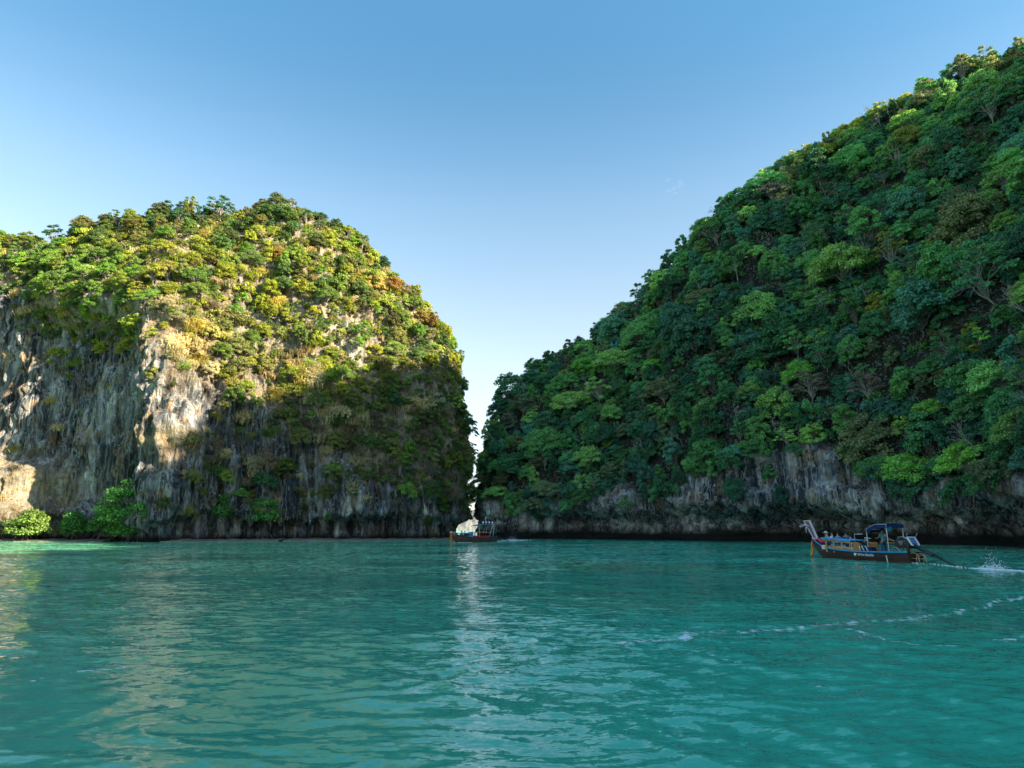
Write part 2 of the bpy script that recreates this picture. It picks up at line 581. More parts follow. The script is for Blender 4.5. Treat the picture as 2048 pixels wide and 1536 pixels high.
if (nR[GR.shape[0] // 2, 100] * np.array((-1, -1, 0))).sum() < 0:
    nR = -nR
if (nL[GL.shape[0] // 2, 100] * np.array((0, -1, 0))).sum() < 0:
    raise RuntimeError("left normals face inwards")
pxR, pyR = proj(GR)
X, Y, Z = GR[..., 0], GR[..., 1], GR[..., 2]
wr = wall_right(pxR)
rockr = sm(pyR, wr - 20, wr + 20)
P = GR
disp = 6.5 * fbm(P / np.array((26.0, 26.0, 60.0)), 2) + 3.2 * fbm(P / 11.0 + 31, 3)
disp = disp * (0.35 + 0.65 * sm(Z, 5, 25)) * (1 - 0.75 * sm(vr[None], 0.85, 1.0))
flute = np.stack([(X + Y) * 0.5 - 0.35 * Z, (X + Y) * 0.1, Z * 0.12], -1)
disp = disp + rockr * (2.4 * ridged(flute, 3)) + 1.0 * ridged(P / np.array((3.0, 3.0, 4.5)), 3) + 0.25 * fbm(P / 0.8, 3)
tooth = 4.5 + 1.8 * fbm(np.stack([X * 0.15, Y * 0.15, 0 * X], -1), 2) + 1.6 * ridged(np.stack([X * 0.6, Y * 0.6, 0 * X + 3], -1), 2)
disp = disp - (1.2 + 3.8 * sm(pxR, 985, 1150)) * (1 - sm(Z, tooth - 1.8, tooth))
for cx, cy, rx, ry, dpt in ((1600, 1060, 130, 38, 4.5), (1140, 1050, 40, 26, 2.5), (1920, 1062, 110, 26, 3.0), (1445, 1062, 45, 18, 2.5), (1540, 965, 34, 30, 2.0), (1690, 960, 60, 26, 1.6)):
    disp = disp - dpt * np.exp(-((pxR - cx) / rx) ** 2 - ((pyR - cy) / ry) ** 2)
disp = disp * np.where(vr[None] <= 1, 1.0, np.clip(2.0 - vr[None], 0.2, 1)) * 1.0 - 0.6 * (1 - sm(Z, -1.5, 1.5))
GR2 = GR + nR * disp[..., None] * np.array((1, 1, 0.6))
meR = mesh_np("right_mountain", GR2.reshape(-1, 3), grid_faces(*GR2.shape[:2])[:, ::-1], True)
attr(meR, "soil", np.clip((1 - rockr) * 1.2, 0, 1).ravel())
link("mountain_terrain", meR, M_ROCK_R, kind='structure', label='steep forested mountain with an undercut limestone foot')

# ---- distant pale cliff seen through the gap
dn = 60
u = np.linspace(0, 1, dn)
rows_ = 26
D = np.zeros((dn, rows_, 3))
for i in range(dn):
    for j in range(rows_):
        b = j / (rows_ - 1)
        hgt = 19 * (0.55 + 0.45 * math.sin(math.pi * min(1, u[i] * 1.1))) * (1.0 - 0.75 * max(0.0, (u[i] - 0.52) / 0.48))
        D[i, j] = (-42 + u[i] * 48, 520 + 10 * u[i] + 14 * b ** 2, -1 + hgt * b)
dd = 2.5 * fbm(D / 9.0, 3) + 1.0 * ridged(D / np.array((3, 3, 10.0)), 2)
D[..., 1] -= dd
D[..., 0] += 0.6 * dd
M_PALE = plain("pale_limestone", (0.16, 0.165, 0.165), 0.9, 0.2, 0.15, 0.25, 0.0, (1, 1, 0.3))
link("distant_cliff", mesh_np("distant_cliff", D.reshape(-1, 3), grid_faces(dn, rows_), True), M_PALE, kind='structure',
     label='pale sunlit cliff far beyond the gap')

# ---------------------------------------------------------------- water
def water():
    ang_f = np.radians(np.arange(-43, 43.01, 0.125))
    ang_b = np.radians(np.arange(46, 314.1, 4.0))
    ang = np.concatenate([ang_f, ang_b])
    rs = [0.0, 2.0, 3.5, 4.5]
    r = 5.2
    while r < 160:
        rs.append(r)
        r += min(max(r * r / 1500 * 1.25, 0.04), 0.42)
    while r < 6000:
        rs.append(r)
        r *= 1.12
    rs = np.array(rs)
    A_, R_ = np.meshgrid(ang, rs, indexing='ij')
    X, Y = R_ * np.sin(A_), R_ * np.cos(A_)
    Z0 = 0 * X
    sp = np.gradient(rs)[None] + 0 * X
    fine = (np.abs(A_) < 0.76)
    amp_far = np.where(fine, 1, 0.25) * np.exp(-np.maximum(0, R_ - 60) / 70.0)
    calm = 0.66 + 1.0 * fbm(np.stack([X / 14, Y / 9, Z0], -1), 2)
    # smoother tongue of water in the middle distance
    calm = calm * (1 - 0.55 * np.exp(-((X - 2.5 - 0.12 * (Y - 22)) / 7.0) ** 2 - ((Y - 25) / 8.0) ** 2))
    wx = X + 0.9 * perlin(np.stack([X / 3.2, Y / 3.2, Z0 + 5], -1))
    wy = Y + 0.9 * perlin(np.stack([X / 3.2, Y / 3.2, Z0 + 9], -1))
    h = 0.072 * perlin(np.stack([wx / 3.6, wy / 2.4 + wx / 9.0, Z0], -1))
    h = h + 0.052 * (1 - 2 * np.abs(perlin(np.stack([wx / 2.0, wy / 1.05 + wx / 4.0, Z0 + 2], -1))))
    h = h + 0.042 * (1 - 2 * np.abs(perlin(np.stack([wx / 0.85 - wy / 3.0, wy / 0.48, Z0 + 4], -1)))) * (sp < 0.22)
    h = h + 0.020 * perlin(np.stack([wx / 0.34, wy / 0.2, Z0 + 6], -1)) * (sp < 0.09)
    Zz = h * np.clip(calm, 0.18, 1.4) * amp_far
    G = np.stack([X, Y, Zz], -1)
    # foam lines left by passing boats
    def line(pts):
        return np.array([on_water(a, b)[:2] for a, b in pts])
    lines = [(line([(1250, 1290), (1348, 1280), (1440, 1268), (1545, 1262), (1640, 1256), (1760, 1243), (1880, 1235), (1960, 1212), (2048, 1196), (2200, 1170)]), 0.13, 0.95),
             (line([(1250, 1290), (1348, 1280), (1440, 1268), (1545, 1262), (1640, 1256), (1760, 1243), (1880, 1235), (1960, 1212), (2048, 1196), (2200, 1170)]), 0.9, 0.5),
             (line([(1500, 1300), (1700, 1330), (1950, 1330), (2100, 1320)]), 1.1, 0.34),
             (line([(1060, 1330), (1120, 1295), (1250, 1290)]), 0.14, 0.6),
             (line([(1695, 1262), (1740, 1270), (1800, 1288), (1900, 1300)]), 0.16, 0.8),
             (line([(1375, 1302), (1430, 1318), (1485, 1332)]), 0.14, 0.7),
             (line([(85, 1366), (130, 1352), (200, 1343), (300, 1330), (420, 1318)]), 0.07, 0.8),
             (line([(1950, 1281), (1990, 1284), (2048, 1276), (2130, 1270)]), 0.22, 0.8),
             (line([(1030, 1310), (1045, 1340), (1080, 1362)]), 0.10, 0.55),
             (line([(1555, 1289), (1610, 1292), (1650, 1300)]), 0.12, 0.5),
             (line([(1620, 1365), (1650, 1380), (1668, 1392)]), 0.10, 0.6)]
    foam = np.zeros_like(X)
    sel = np.where(fine & (R_ < 60))
    q = np.stack([X[sel], Y[sel]], -1)
    fs = np.zeros(len(q))
    wob = 0.45 * np.stack([perlin(np.stack([q[:, 0] / 1.3, q[:, 1] / 1.3, 0 * q[:, 0]], -1)), perlin(np.stack([q[:, 0] / 1.3, q[:, 1] / 1.3, 0 * q[:, 0] + 7], -1))], -1)
    for pts, wd, st in lines:
        best = np.full(len(q), 1e9)
        for a, b in zip(pts[:-1], pts[1:]):
            ab = b - a
            t = np.clip(((q + wob - a) @ ab) / (ab @ ab), 0, 1)
            best = np.minimum(best, np.linalg.norm(q + wob - (a + t[:, None] * ab), axis=1))
        fs = np.maximum(fs, st * np.exp(-(best / wd) ** 2))
    foam[sel] = fs
    rough = np.clip(calm, 0.12, 1.3) * (0.95 + 0.2 * sm(R_, 8, 30)) * (1 + 1.5 * sm(R_, 20, 75))
    me = mesh_np("water", G.reshape(-1, 3), np.concatenate([grid_faces(*G.shape[:2])[:, ::-1]]), True)
    # close the fan
    attr(me, "foam", foam.ravel())
    attr(me, "chop", rough.ravel())
    return me, ang, rs


me_w, _, _ = water()
M_WATER, nt, bs = new_mat("lagoon_water")
geo = N(nt, "ShaderNodeNewGeometry")
pos = geo.outputs['Position']
big = noise_node(nt, pos, 0.07, 3, 0.5, (0.7, 1.3, 1))
silt = noise_node(nt, pos, 0.035, 3, 0.55, (0.8, 1.0, 1))
wc = ramp(nt, big.outputs['Fac'], [(0.33, (0.028, 0.36, 0.235)), (0.66, (0.055, 0.48, 0.325))])
sxyz = N(nt, "ShaderNodeSeparateXYZ")
nt.links.new(pos, sxyz.inputs[0])
shal = math_n(nt, 'MULTIPLY', maprange(nt, sxyz.outputs['X'], 4.0, -22.0), 0.55)
wc2 = mix(nt, wc.outputs[0], (0.21, 0.47, 0.255), math_n(nt, 'MAXIMUM', shal, maprange(nt, silt.outputs['Fac'], 0.5, 0.64, 0, 0.7)))
fa = N(nt, "ShaderNodeAttribute", attribute_name="foam")
ca = N(nt, "ShaderNodeAttribute", attribute_name="chop")
fn = noise_node(nt, pos, 5.5, 6, 0.7, (0.8, 1.2, 1), 0.6)
fthr = math_n(nt, 'ADD', fa.outputs['Fac'], math_n(nt, 'MULTIPLY', math_n(nt, 'SUBTRACT', fn.outputs['Fac'], 0.5), 2.8))
ff = math_n(nt, 'MULTIPLY', maprange(nt, fthr, 0.70, 0.92), maprange(nt, fa.outputs['Fac'], 0.10, 0.25))
wcol = mix(nt, wc2, (0.72, 0.78, 0.78), ff)
nt.links.new(wcol, bs.inputs['Base Color'])
nt.links.new(maprange(nt, ff, 0, 1, 0.02, 0.6), bs.inputs['Roughness'])
bs.inputs['IOR'].default_value = 1.333
bs.inputs['Specular IOR Level'].default_value = 0.5
def slope_layer(scale, vs, ky, kx, det, rough):
    nz = noise_node(nt, pos, scale, det, rough, vs, 0.3)
    sub = N(nt, "ShaderNodeVectorMath", operation='SUBTRACT')
    nt.links.new(nz.outputs['Color'], sub.inputs[0])
    sub.inputs[1].default_value = (0.5, 0.5, 0.5)
    mul = N(nt, "ShaderNodeVectorMath", operation='MULTIPLY')
    nt.links.new(sub.outputs[0], mul.inputs[0])
    mul.inputs[1].default_value = (kx, ky, 0.0)
    return mul.outputs[0]


sl1 = slope_layer(1.5, (0.6, 1.5, 1), 0.58, 0.34, 3, 0.55)
sl2 = slope_layer(5.0, (0.6, 1.5, 1), 1.10, 0.72, 4, 0.6)
vsum = N(nt, "ShaderNodeVectorMath", operation='ADD')
nt.links.new(sl1, vsum.inputs[0])
nt.links.new(sl2, vsum.inputs[1])
sl3 = slope_layer(17.0, (0.7, 1.3, 1), 0.62, 0.50, 2, 0.6)
vs0 = vsum
vsum = N(nt, "ShaderNodeVectorMath", operation='ADD')
nt.links.new(vs0.outputs[0], vsum.inputs[0])
nt.links.new(sl3, vsum.inputs[1])
vsc = N(nt, "ShaderNodeVectorMath", operation='SCALE')
nt.links.new(vsum.outputs[0], vsc.inputs[0])
nt.links.new(ca.outputs['Fac'], vsc.inputs['Scale'])
vad = N(nt, "ShaderNodeVectorMath", operation='ADD')
nt.links.new(vsc.outputs[0], vad.inputs[0])
nt.links.new(geo.outputs['Normal'], vad.inputs[1])
vno = N(nt, "ShaderNodeVectorMath", operation='NORMALIZE')
nt.links.new(vad.outputs[0], vno.inputs[0])
nt.links.new(vno.outputs[0], bs.inputs['Normal'])
link("water", me_w, M_WATER, kind='structure', label='turquoise lagoon water with ripples and foam streaks')

# ---------------------------------------------------------------- thin haze over the lagoon
if HAZE > 0:
    hz, nt, bs = new_mat("haze_air")
    nt.nodes.remove(bs)
    pv = N(nt, "ShaderNodeVolumePrincipled")
    pv.inputs['Color'].default_value = (0.72, 0.86, 1.0, 1)
    pv.inputs['Density'].default_value = HAZE
    pv.inputs['Anisotropy'].default_value = 0.2
    nt.links.new(pv.outputs[0], nt.nodes['Material Output'].inputs['Volume'])
    x0, x1, y0, y1, z0, z1 = -6500.0, 6500.0, -6500.0, 6500.0, -3.5, 150.0
    V = [(x, y, z) for x in (x0, x1) for y in (y0, y1) for z in (z0, z1)]
    link("haze", mesh_np("haze", V, [(0, 1, 3, 2), (4, 6, 7, 5), (0, 4, 5, 1), (2, 3, 7, 6), (0, 2, 6, 4), (1, 5, 7, 3)]), hz, kind='stuff', label='thin bluish air over the lagoon')
# ---------------------------------------------------------------- plants: prototypes
def leaf_quads(c, n, size, r, narrow=0.34):
    """diamond leaves at c (k,3) with normals n"""
    k = len(c)
    n = n / np.maximum(np.linalg.norm(n, axis=1, keepdims=True), 1e-9)
    t = r.normal(size=(k, 3))
    t -= (t * n).sum(1, keepdims=True) * n
    t /= np.maximum(np.linalg.norm(t, axis=1, keepdims=True), 1e-9)
    b = np.cross(n, t)
    s = (size * r.uniform(0.6, 1.35, k))[:, None]
    fold = n * s * 0.10
    V = np.stack([c - t * s * 0.5, c + b * s * narrow + fold, c + t * s * 0.5 - fold, c - b * s * narrow + fold], 1)
    return V.reshape(-1, 3), np.arange(4 * k).reshape(k, 4)


def tube(pts, radii, sides=5):
    pts = np.asarray(pts, float)
    V, Fc = [], []
    for i, p in enumerate(pts):
        d = pts[min(i + 1, len(pts) - 1)] - pts[max(i - 1, 0)]
        d /= max(np.linalg.norm(d), 1e-9)
        a = np.cross(d, (0.31, 0.9, 0.2))
        a /= max(np.linalg.norm(a), 1e-9)
        b = np.cross(d, a)
        for k in range(sides):
            t = 2 * math.pi * k / sides
            V.append(p + radii[i] * (math.cos(t) * a + math.sin(t) * b))
    for i in range(len(pts) - 1):
        for k in range(sides):
            k2 = (k + 1) % sides
            Fc.append((i * sides + k, i * sides + k2, (i + 1) * sides + k2, (i + 1) * sides + k))
    return np.array(V), np.array(Fc)


def join(parts):
    V, Fc, o = [], [], 0
    for v, f in parts:
        V.append(v)
        Fc.append(f + o)
        o += len(v)
    return np.concatenate(V), np.concatenate(Fc)


def branch(p0, p1, r0, r1, r, bend=0.12, seg=4):
    p0, p1 = np.array(p0, float), np.array(p1, float)
    ln = np.linalg.norm(p1 - p0)
    pts = [p0 + (p1 - p0) * t + r.normal(size=3) * ln * bend * math.sin(math.pi * t) * 0.6 + np.array((0, 0, 0.10 * ln * math.sin(math.pi * t))) for t in np.linspace(0, 1, seg + 1)]
    return tube(pts, np.linspace(r0, r1, seg + 1)), pts


def dome_lobes(r, R, H, base, k, flat):
    out = []
    for i in range(k):
        for _ in range(30):
            a, q = r.uniform(0, 2 * math.pi), math.sqrt(r.uniform(0, 1))
            x, y = R * q * math.cos(a), R * q * math.sin(a)
            top = base + (H - base) * math.sqrt(max(0.02, 1 - q * q))
            z = base + (top - base) * (1 - r.uniform(0, 0.75) ** 1.6)
            rad = R * r.uniform(0.18, 0.35)
            if all(math.dist((x, y, z), o[:3]) > 0.62 * (rad + o[3]) * 0.8 for o in out):
                break
        out.append((x, y, z, rad))
    return out


def leaf_lobes(lobes, n, size, flat, r, up=0.5):
    w = np.array([l[3] ** 2 for l in lobes])
    cnt = np.maximum((w / w.sum() * n).astype(int), 8)
    Cs, Ns, B = [], [], []
    for (x, y, z, rad), k in zip(lobes, cnt):
        d = r.normal(size=(k, 3))
        d /= np.linalg.norm(d, axis=1, keepdims=True)
        d[:, 2] = np.where(d[:, 2] < -0.25, -d[:, 2] * 0.8, d[:, 2])
        lump = 1 + 0.22 * perlin(d * 2.2 + x + 3 * y)
        q = rad * r.uniform(0.5, 1.2, k) * lump
        c = d * q[:, None] * np.array((1, 1, flat)) + (x, y, z)
        Cs.append(c)
        Ns.append(d * (1, 1, 1) + r.normal(size=(k, 3)) * 0.65 + (0, 0, up))
        B.append(np.full(k, r.uniform(-0.18, 0.18)))
    return np.concatenate(Cs), np.concatenate(Ns), np.concatenate(B)


def foliage_mesh(name, c, n, b, size, r, narrow=0.34):
    V, Fc = leaf_quads(c, n, size, r, narrow)
    me = mesh_np(name, V, Fc)
    k = len(c)
    col = np.ones((k, 4), np.float32)
    col[:, 0] = np.clip(r.uniform(0.15, 0.85, k) + b, 0, 1)
    col[:, 1] = r.uniform(0, 1, k)
    col[:, 2] = 0.5
    attr(me, "leaf", np.repeat(col, 4, axis=0), 'FLOAT_COLOR')
    me.materials.append(M_LEAF)
    return me


def wood_mesh(name, parts, mat):
    V, Fc = join(parts)
    me = mesh_np(name, V, Fc, True)
    me.materials.append(mat)
    return me


def make_tree(kind, seed):
    """-> (crown mesh, trunk mesh); root at origin"""
    r = np.random.default_rng(seed)
    if kind == 'round':
        R, H, base, k, nl, ls, flat, pale = 3.0, 5.2, 0.2, 34, 6800, 0.26, 0.95, False
    elif kind == 'spreading':
        R, H, base, k, nl, ls, flat, pale = 3.6, 5.6, 1.5, 32, 6400, 0.26, 0.75, True
    elif kind == 'tall':
        R, H, base, k, nl, ls, flat, pale = 2.2, 6.8, 0.6, 30, 5600, 0.26, 1.0, False
    elif kind == 'airy':
        R, H, base, k, nl, ls, flat, pale = 2.8, 6.6, 2.0, 22, 2500, 0.25, 0.65, True
    else:  # shrub
        R, H, base, k, nl, ls, flat, pale = 1.5, 2.1, 0.1, 14, 1400, 0.19, 0.9, False
    lobes = dome_lobes(r, R * 0.85, H * 0.88, base, k, flat)
    if kind in ('spreading', 'airy'):
        lobes = [(x, y, z, rad * (0.8 if kind == 'airy' else 1.0)) for x, y, z, rad in lobes]
    c, n, b = leaf_lobes(lobes, nl, ls, flat, r)
    crown = foliage_mesh("crown_mesh", c, n, b, ls, r)
    parts = []
    tr0 = {'round': 0.12, 'spreading': 0.13, 'tall': 0.13, 'airy': 0.11}.get(kind, 0.05)
    fork = np.array((r.normal() * 0.25, r.normal() * 0.25, max(0.4, base * 0.62)))
    t0, _ = branch((0, 0, -1.4), fork, tr0, tr0 * 0.8, r)
    parts.append(t0)
    for (x, y, z, rad) in lobes:
        mid = fork + (np.array((x, y, z)) - fork) * 0.5 + np.array((0, 0, 0.12 * H))
        b1, pts = branch(fork, mid, tr0 * 0.55, tr0 * 0.3, r, 0.15, 3)
        b2, _ = branch(mid, (x, y, z), tr0 * 0.3, tr0 * 0.08, r, 0.15, 3)
        parts += [b1, b2]
        if kind in ('airy', 'spreading'):
            for _ in range(2):
                e = np.array((x, y, z)) + r.normal(size=3) * rad * 0.8
                parts.append(branch(mid, e, tr0 * 0.2, 0.015, r, 0.15, 2)[0])
    trunk = wood_mesh("trunk_mesh", parts, M_BARK_PALE if pale else M_BARK)
    return crown, trunk


def make_bare(seed, dens=1.0):
    r = np.random.default_rng(seed)
    parts, tips = [], []

    def grow(p, d, ln, rad, lvl):
        e = p + d * ln
        g, pts = branch(p, e, rad, rad * 0.55, r, 0.18, 3)
        parts.append(g)
        if lvl == 0:
            tips.append(e)
            return
        for _ in range(3 if lvl > 1 else int(3 * dens)):
            nd = d + r.normal(size=3) * 0.55
            nd[2] += 0.15
            nd /= np.linalg.norm(nd)
            grow(pts[2] if r.random() < 0.35 else e, nd, ln * r.uniform(0.6, 0.8), rad * 0.55, lvl - 1)
    grow(np.array((0, 0, -0.6)), np.array((0.1, 0, 1.0)), 1.9, 0.11, 3)
    return wood_mesh("bare_wood", parts, M_BARK_PALE)


def make_grass(seed):
    r = np.random.default_rng(seed)
    k = 150
    base = r.normal(size=(k, 3)) * (0.45, 0.45, 0.08)
    a = r.uniform(0, 2 * math.pi, k)
    d = np.stack([np.cos(a), np.sin(a), 0 * a], 1)
    h = r.uniform(0.5, 1.15, k)[:, None]
    w = np.cross(d, (0, 0, 1)) * 0.045
    m1 = base + (0, 0, 1) * h * 0.7 + d * 0.18 * h
    tip = base + (0, 0, 1) * h * 0.75 + d * 0.62 * h
    V = np.stack([base - w, base + w, m1 + w, m1 - w, m1 + w * 0.9, m1 - w * 0.9, tip - w * .15, tip + w * .15], 1).reshape(-1, 3)
    i = np.arange(k)[:, None] * 8
    Fc = np.concatenate([i + np.array([0, 1, 2, 3]), i + np.array([5, 4, 7, 6])])
    me = mesh_np("tuft", V, Fc)
    col = np.ones((k, 4), np.float32)
    col[:, 0] = r.uniform(0.2, 0.9, k)
    col[:, 1] = r.uniform(0, 1, k)
    attr(me, "leaf", np.repeat(col, 8, axis=0), 'FLOAT_COLOR')
    me.materials.append(M_LEAF)
    return me


def make_vine(seed):
    r = np.random.default_rng(seed)
    Cs, parts = [], []
    for s in range(14):
        x, y = r.normal() * 0.7, r.normal() * 0.35
        ln = r.uniform(1.2, 3.6)
        pts = [(x + 0.15 * math.sin(3 * t + s), y + 0.12 * math.cos(2 * t + s), 0.4 - t * ln) for t in np.linspace(0, 1, 5)]
        parts.append(tube(pts, [0.02] * 5, 3))
        k = int(55 * ln)
        t = r.uniform(0, 1, k)
        Cs.append(np.stack([x + 0.15 * np.sin(3 * t + s), y + 0.12 * np.cos(2 * t + s), 0.4 - t * ln], 1) + r.normal(size=(k, 3)) * (0.26, 0.2, 0.1) * (1.15 - t)[:, None])
    c = np.concatenate(Cs)
    n = r.normal(size=c.shape) * 0.6 + (0, 0, 0.8)
    return foliage_mesh("vine_leaves", c, n, np.zeros(len(c)), 0.24, r), wood_mesh("vine_stems", parts, M_BARK)


def merged(name, *mes):
    """one mesh out of several, materials kept"""
    Vs, Fs, mi, cols, o, mats = [], [], [], [], 0, []
    for me in mes:
        n = len(me.vertices)
        co = np.empty(n * 3, np.float32)
        me.vertices.foreach_get("co", co)
        f = np.empty(len(me.loops), np.int32)
        me.loops.foreach_get("vertex_index", f)
        Vs.append(co.reshape(-1, 3))
        Fs.append(f.reshape(-1, 4) + o)
        mt = me.materials[0]
        if mt not in mats:
            mats.append(mt)
        mi.append(np.full(len(me.polygons), mats.index(mt), np.int32))
        if "leaf" in me.attributes:
            c = np.empty(n * 4, np.float32)
            me.attributes["leaf"].data.foreach_get("color", c)
            cols.append(c.reshape(-1, 4))
        else:
            cols.append(np.full((n, 4), 0.5, np.float32))
        o += n
    out = mesh_np(name, np.concatenate(Vs), np.concatenate(Fs))
    for m_ in mats:
        out.materials.append(m_)
    out.polygons.foreach_set("material_index", np.concatenate(mi))
    attr(out, "leaf", np.concatenate(cols), 'FLOAT_COLOR')
    return out


TREES = {'round': [make_tree('round', 100 + i) for i in range(5)],
         'spreading': [make_tree('spreading', 200 + i) for i in range(4)],
         'tall': [make_tree('tall', 300 + i) for i in range(3)],
         'airy': [make_tree('airy', 400 + i) for i in range(3)]}
SHRUBS = [merged("shrub_mesh", *make_tree('shrub', 500 + i)) for i in range(5)]
BARES = [make_bare(600 + i) for i in range(4)]
TUFTS = [make_grass(700 + i) for i in range(3)]
VINES = [merged("vine_mesh", *make_vine(800 + i)) for i in range(3)]

# flat list of meshes for the masses
PROTO = []
PIDX = {}


def reg(key, mes):
    PIDX[key] = list(range(len(PROTO), len(PROTO) + len(mes)))
    PROTO.extend(mes)


for k_, lst in TREES.items():
    reg(k_, [merged(k_ + "_mesh", a, b) for a, b in lst])
reg('shrub', SHRUBS)
reg('bare', BARES)
reg('tuft', TUFTS)
reg('vine', VINES)
proto_col = bpy.data.collections.new("plant_kinds")
for i, me in enumerate(PROTO):
    o = bpy.data.objects.new("plant_%03d" % i, me)
    proto_col.objects.link(o)


def mass(name, pts, rots, scales, tints, idx, label):
    """one object of instanced plants that nobody could count"""
    me = bpy.data.meshes.new(name)
    n = len(pts)
    me.vertices.add(n)
    me.vertices.foreach_set("co", np.asarray(pts, np.float32).ravel())
    attr(me, "rot", rots, 'FLOAT_VECTOR')
    attr(me, "scl", scales, 'FLOAT_VECTOR')
    attr(me, "tint", tints, 'FLOAT_VECTOR')
    a = me.attributes.new("pick", 'INT', 'POINT')
    a.data.foreach_set("value", np.asarray(idx, np.int32))
    me.update()
    o = link(name, me, None, None, kind='stuff', label=label)
    ng = bpy.data.node_groups.new(name + "_scatter", 'GeometryNodeTree')
    ng.interface.new_socket("Geometry", in_out='INPUT', socket_type='NodeSocketGeometry')
    ng.interface.new_socket("Geometry", in_out='OUTPUT', socket_type='NodeSocketGeometry')
    gi, go = ng.nodes.new('NodeGroupInput'), ng.nodes.new('NodeGroupOutput')
    iop = ng.nodes.new('GeometryNodeInstanceOnPoints')
    ci = ng.nodes.new('GeometryNodeCollectionInfo')
    ci.inputs['Collection'].default_value = proto_col
    ci.inputs['Separate Children'].default_value = True
    ci.inputs['Reset Children'].default_value = True
    iop.inputs['Pick Instance'].default_value = True

    def named(nm, typ):
        q = ng.nodes.new('GeometryNodeInputNamedAttribute')
        q.data_type = typ
        q.inputs['Name'].default_value = nm
        return q.outputs['Attribute']
    e2r = ng.nodes.new('FunctionNodeEulerToRotation')
    ng.links.new(named("rot", 'FLOAT_VECTOR'), e2r.inputs[0])
    ng.links.new(gi.outputs[0], iop.inputs['Points'])
    ng.links.new(ci.outputs[0], iop.inputs['Instance'])
    ng.links.new(named("pick", 'INT'), iop.inputs['Instance Index'])
    ng.links.new(e2r.outputs[0], iop.inputs['Rotation'])
    ng.links.new(named("scl", 'FLOAT_VECTOR'), iop.inputs['Scale'])
    ng.links.new(iop.outputs[0], go.inputs[0])
    md = o.modifiers.new("scatter", 'NODES')
    md.node_group = ng
    return o


# ---------------------------------------------------------------- where plants grow
GREENS = {'dark': (0.030, 0.090, 0.045), 'deep': (0.045, 0.130, 0.050), 'mid': (0.070, 0.165, 0.050), 'bluish': (0.045, 0.125, 0.085),
          'light': (0.130, 0.220, 0.060), 'yellow': (0.290, 0.290, 0.035), 'olive': (0.140, 0.155, 0.050), 'orange': (0.300, 0.170, 0.045),
          'tan': (0.370, 0.300, 0.165), 'gold': (0.400, 0.320, 0.090), 'brown': (0.170, 0.125, 0.070), 'bright': (0.120, 0.250, 0.045)}
WORD = {'dark': 'dark green', 'deep': 'deep green', 'mid': 'mid green', 'bluish': 'bluish green', 'light': 'pale green', 'yellow': 'yellow green', 'olive': 'olive',
        'orange': 'orange leaved', 'tan': 'tan', 'gold': 'golden', 'brown': 'brown', 'bright': 'bright green'}

DEN_L = """999999989999999
999999648999999
489988857888999
079948734677789
023304465667788
011001365466678
010001033356788
000001322477889
100001421035789
100003335531345
000000000000000"""
DEN_L = np.array([[int(c) for c in row] for row in DEN_L.split()], float) / 9


def dens_left(px, py):
    fx = np.clip((px - 32) / 64, 0, 13.999)
    fy = np.clip((py - 416) / 64, 0, 9.999)
    ix, iy = fx.astype(int), fy.astype(int)
    a, b = fx - ix, fy - iy
    d = (DEN_L[iy, ix] * (1 - a) * (1 - b) + DEN_L[iy, ix + 1] * a * (1 - b) + DEN_L[iy + 1, ix] * (1 - a) * b + DEN_L[iy + 1, ix + 1] * a * b)
    return d


def surface_samples(G, n, seed):
    """area weighted random points with normals, u,v position"""
    r = np.random.default_rng(seed)
    a, b, c = G[:-1, :-1], G[1:, :-1], G[:-1, 1:]
    ar = np.linalg.norm(np.cross(b - a, c - a), axis=-1)
    cum = np.cumsum(ar.ravel())
    k = np.searchsorted(cum, r.uniform(0, cum[-1], n))
    i, j = np.unravel_index(np.minimum(k, ar.size - 1), ar.shape)
    fu, fv = r.random(n)[:, None], r.random(n)[:, None]
    return a[i, j] + (b[i, j] - a[i, j]) * fu + (c[i, j] - a[i, j]) * fv, i, j


def thin(P, rad, order=None):
    """greedy minimum distance (rad per point)"""
    cell = float(np.max(rad))
    grid, keep = {}, []
    for i in (range(len(P)) if order is None else order):
        p = P[i]
        key = (int(p[0] // cell), int(p[1] // cell), int(p[2] // cell))
        ok = True
        for dx in (-1, 0, 1):
            for dy in (-1, 0, 1):
                for dz in (-1, 0, 1):
                    for q in grid.get((key[0] + dx, key[1] + dy, key[2] + dz), ()):
                        d = P[q] - p
                        if d[0] * d[0] + d[1] * d[1] + d[2] * d[2] < (0.5 * (rad[i] + rad[q])) ** 2:
                            ok = False
                            break
                    if not ok:
                        break
                if not ok:
                    break
            if not ok:
                break
        if ok:
            grid.setdefault(key, []).append(i)
            keep.append(i)
    return np.array(keep, int)


def smooth_normals(G, k=9):
    n = normals(G)
    for _ in range(2):
        pad = np.pad(n, ((k, k), (k, k), (0, 0)), mode='edge')
        cs = np.cumsum(np.cumsum(pad, 0), 1)
        n = cs[2 * k:, 2 * k:] - cs[:-2 * k, 2 * k:] - cs[2 * k:, :-2 * k] + cs[:-2 * k, :-2 * k]
        n /= np.maximum(np.linalg.norm(n, axis=-1, keepdims=True), 1e-9)
    return n


NL = smooth_normals(GL2)
NR = smooth_normals(GR2)
if NR[GR2.shape[0] // 2, 100, 0] > 0:
    NR = -NR


def lean(nrm, amount, r):
    """euler rotation that leans the plant towards the surface normal"""
    up = Vector((nrm[0] * amount, nrm[1] * amount, 1.0)).normalized()
    q = Vector((0, 0, 1)).rotation_difference(up)
    e = (q.to_matrix() @ Matrix.Rotation(r.uniform(0, 2 * math.pi), 3, 'Z')).to_euler()
    return (e.x, e.y, e.z)


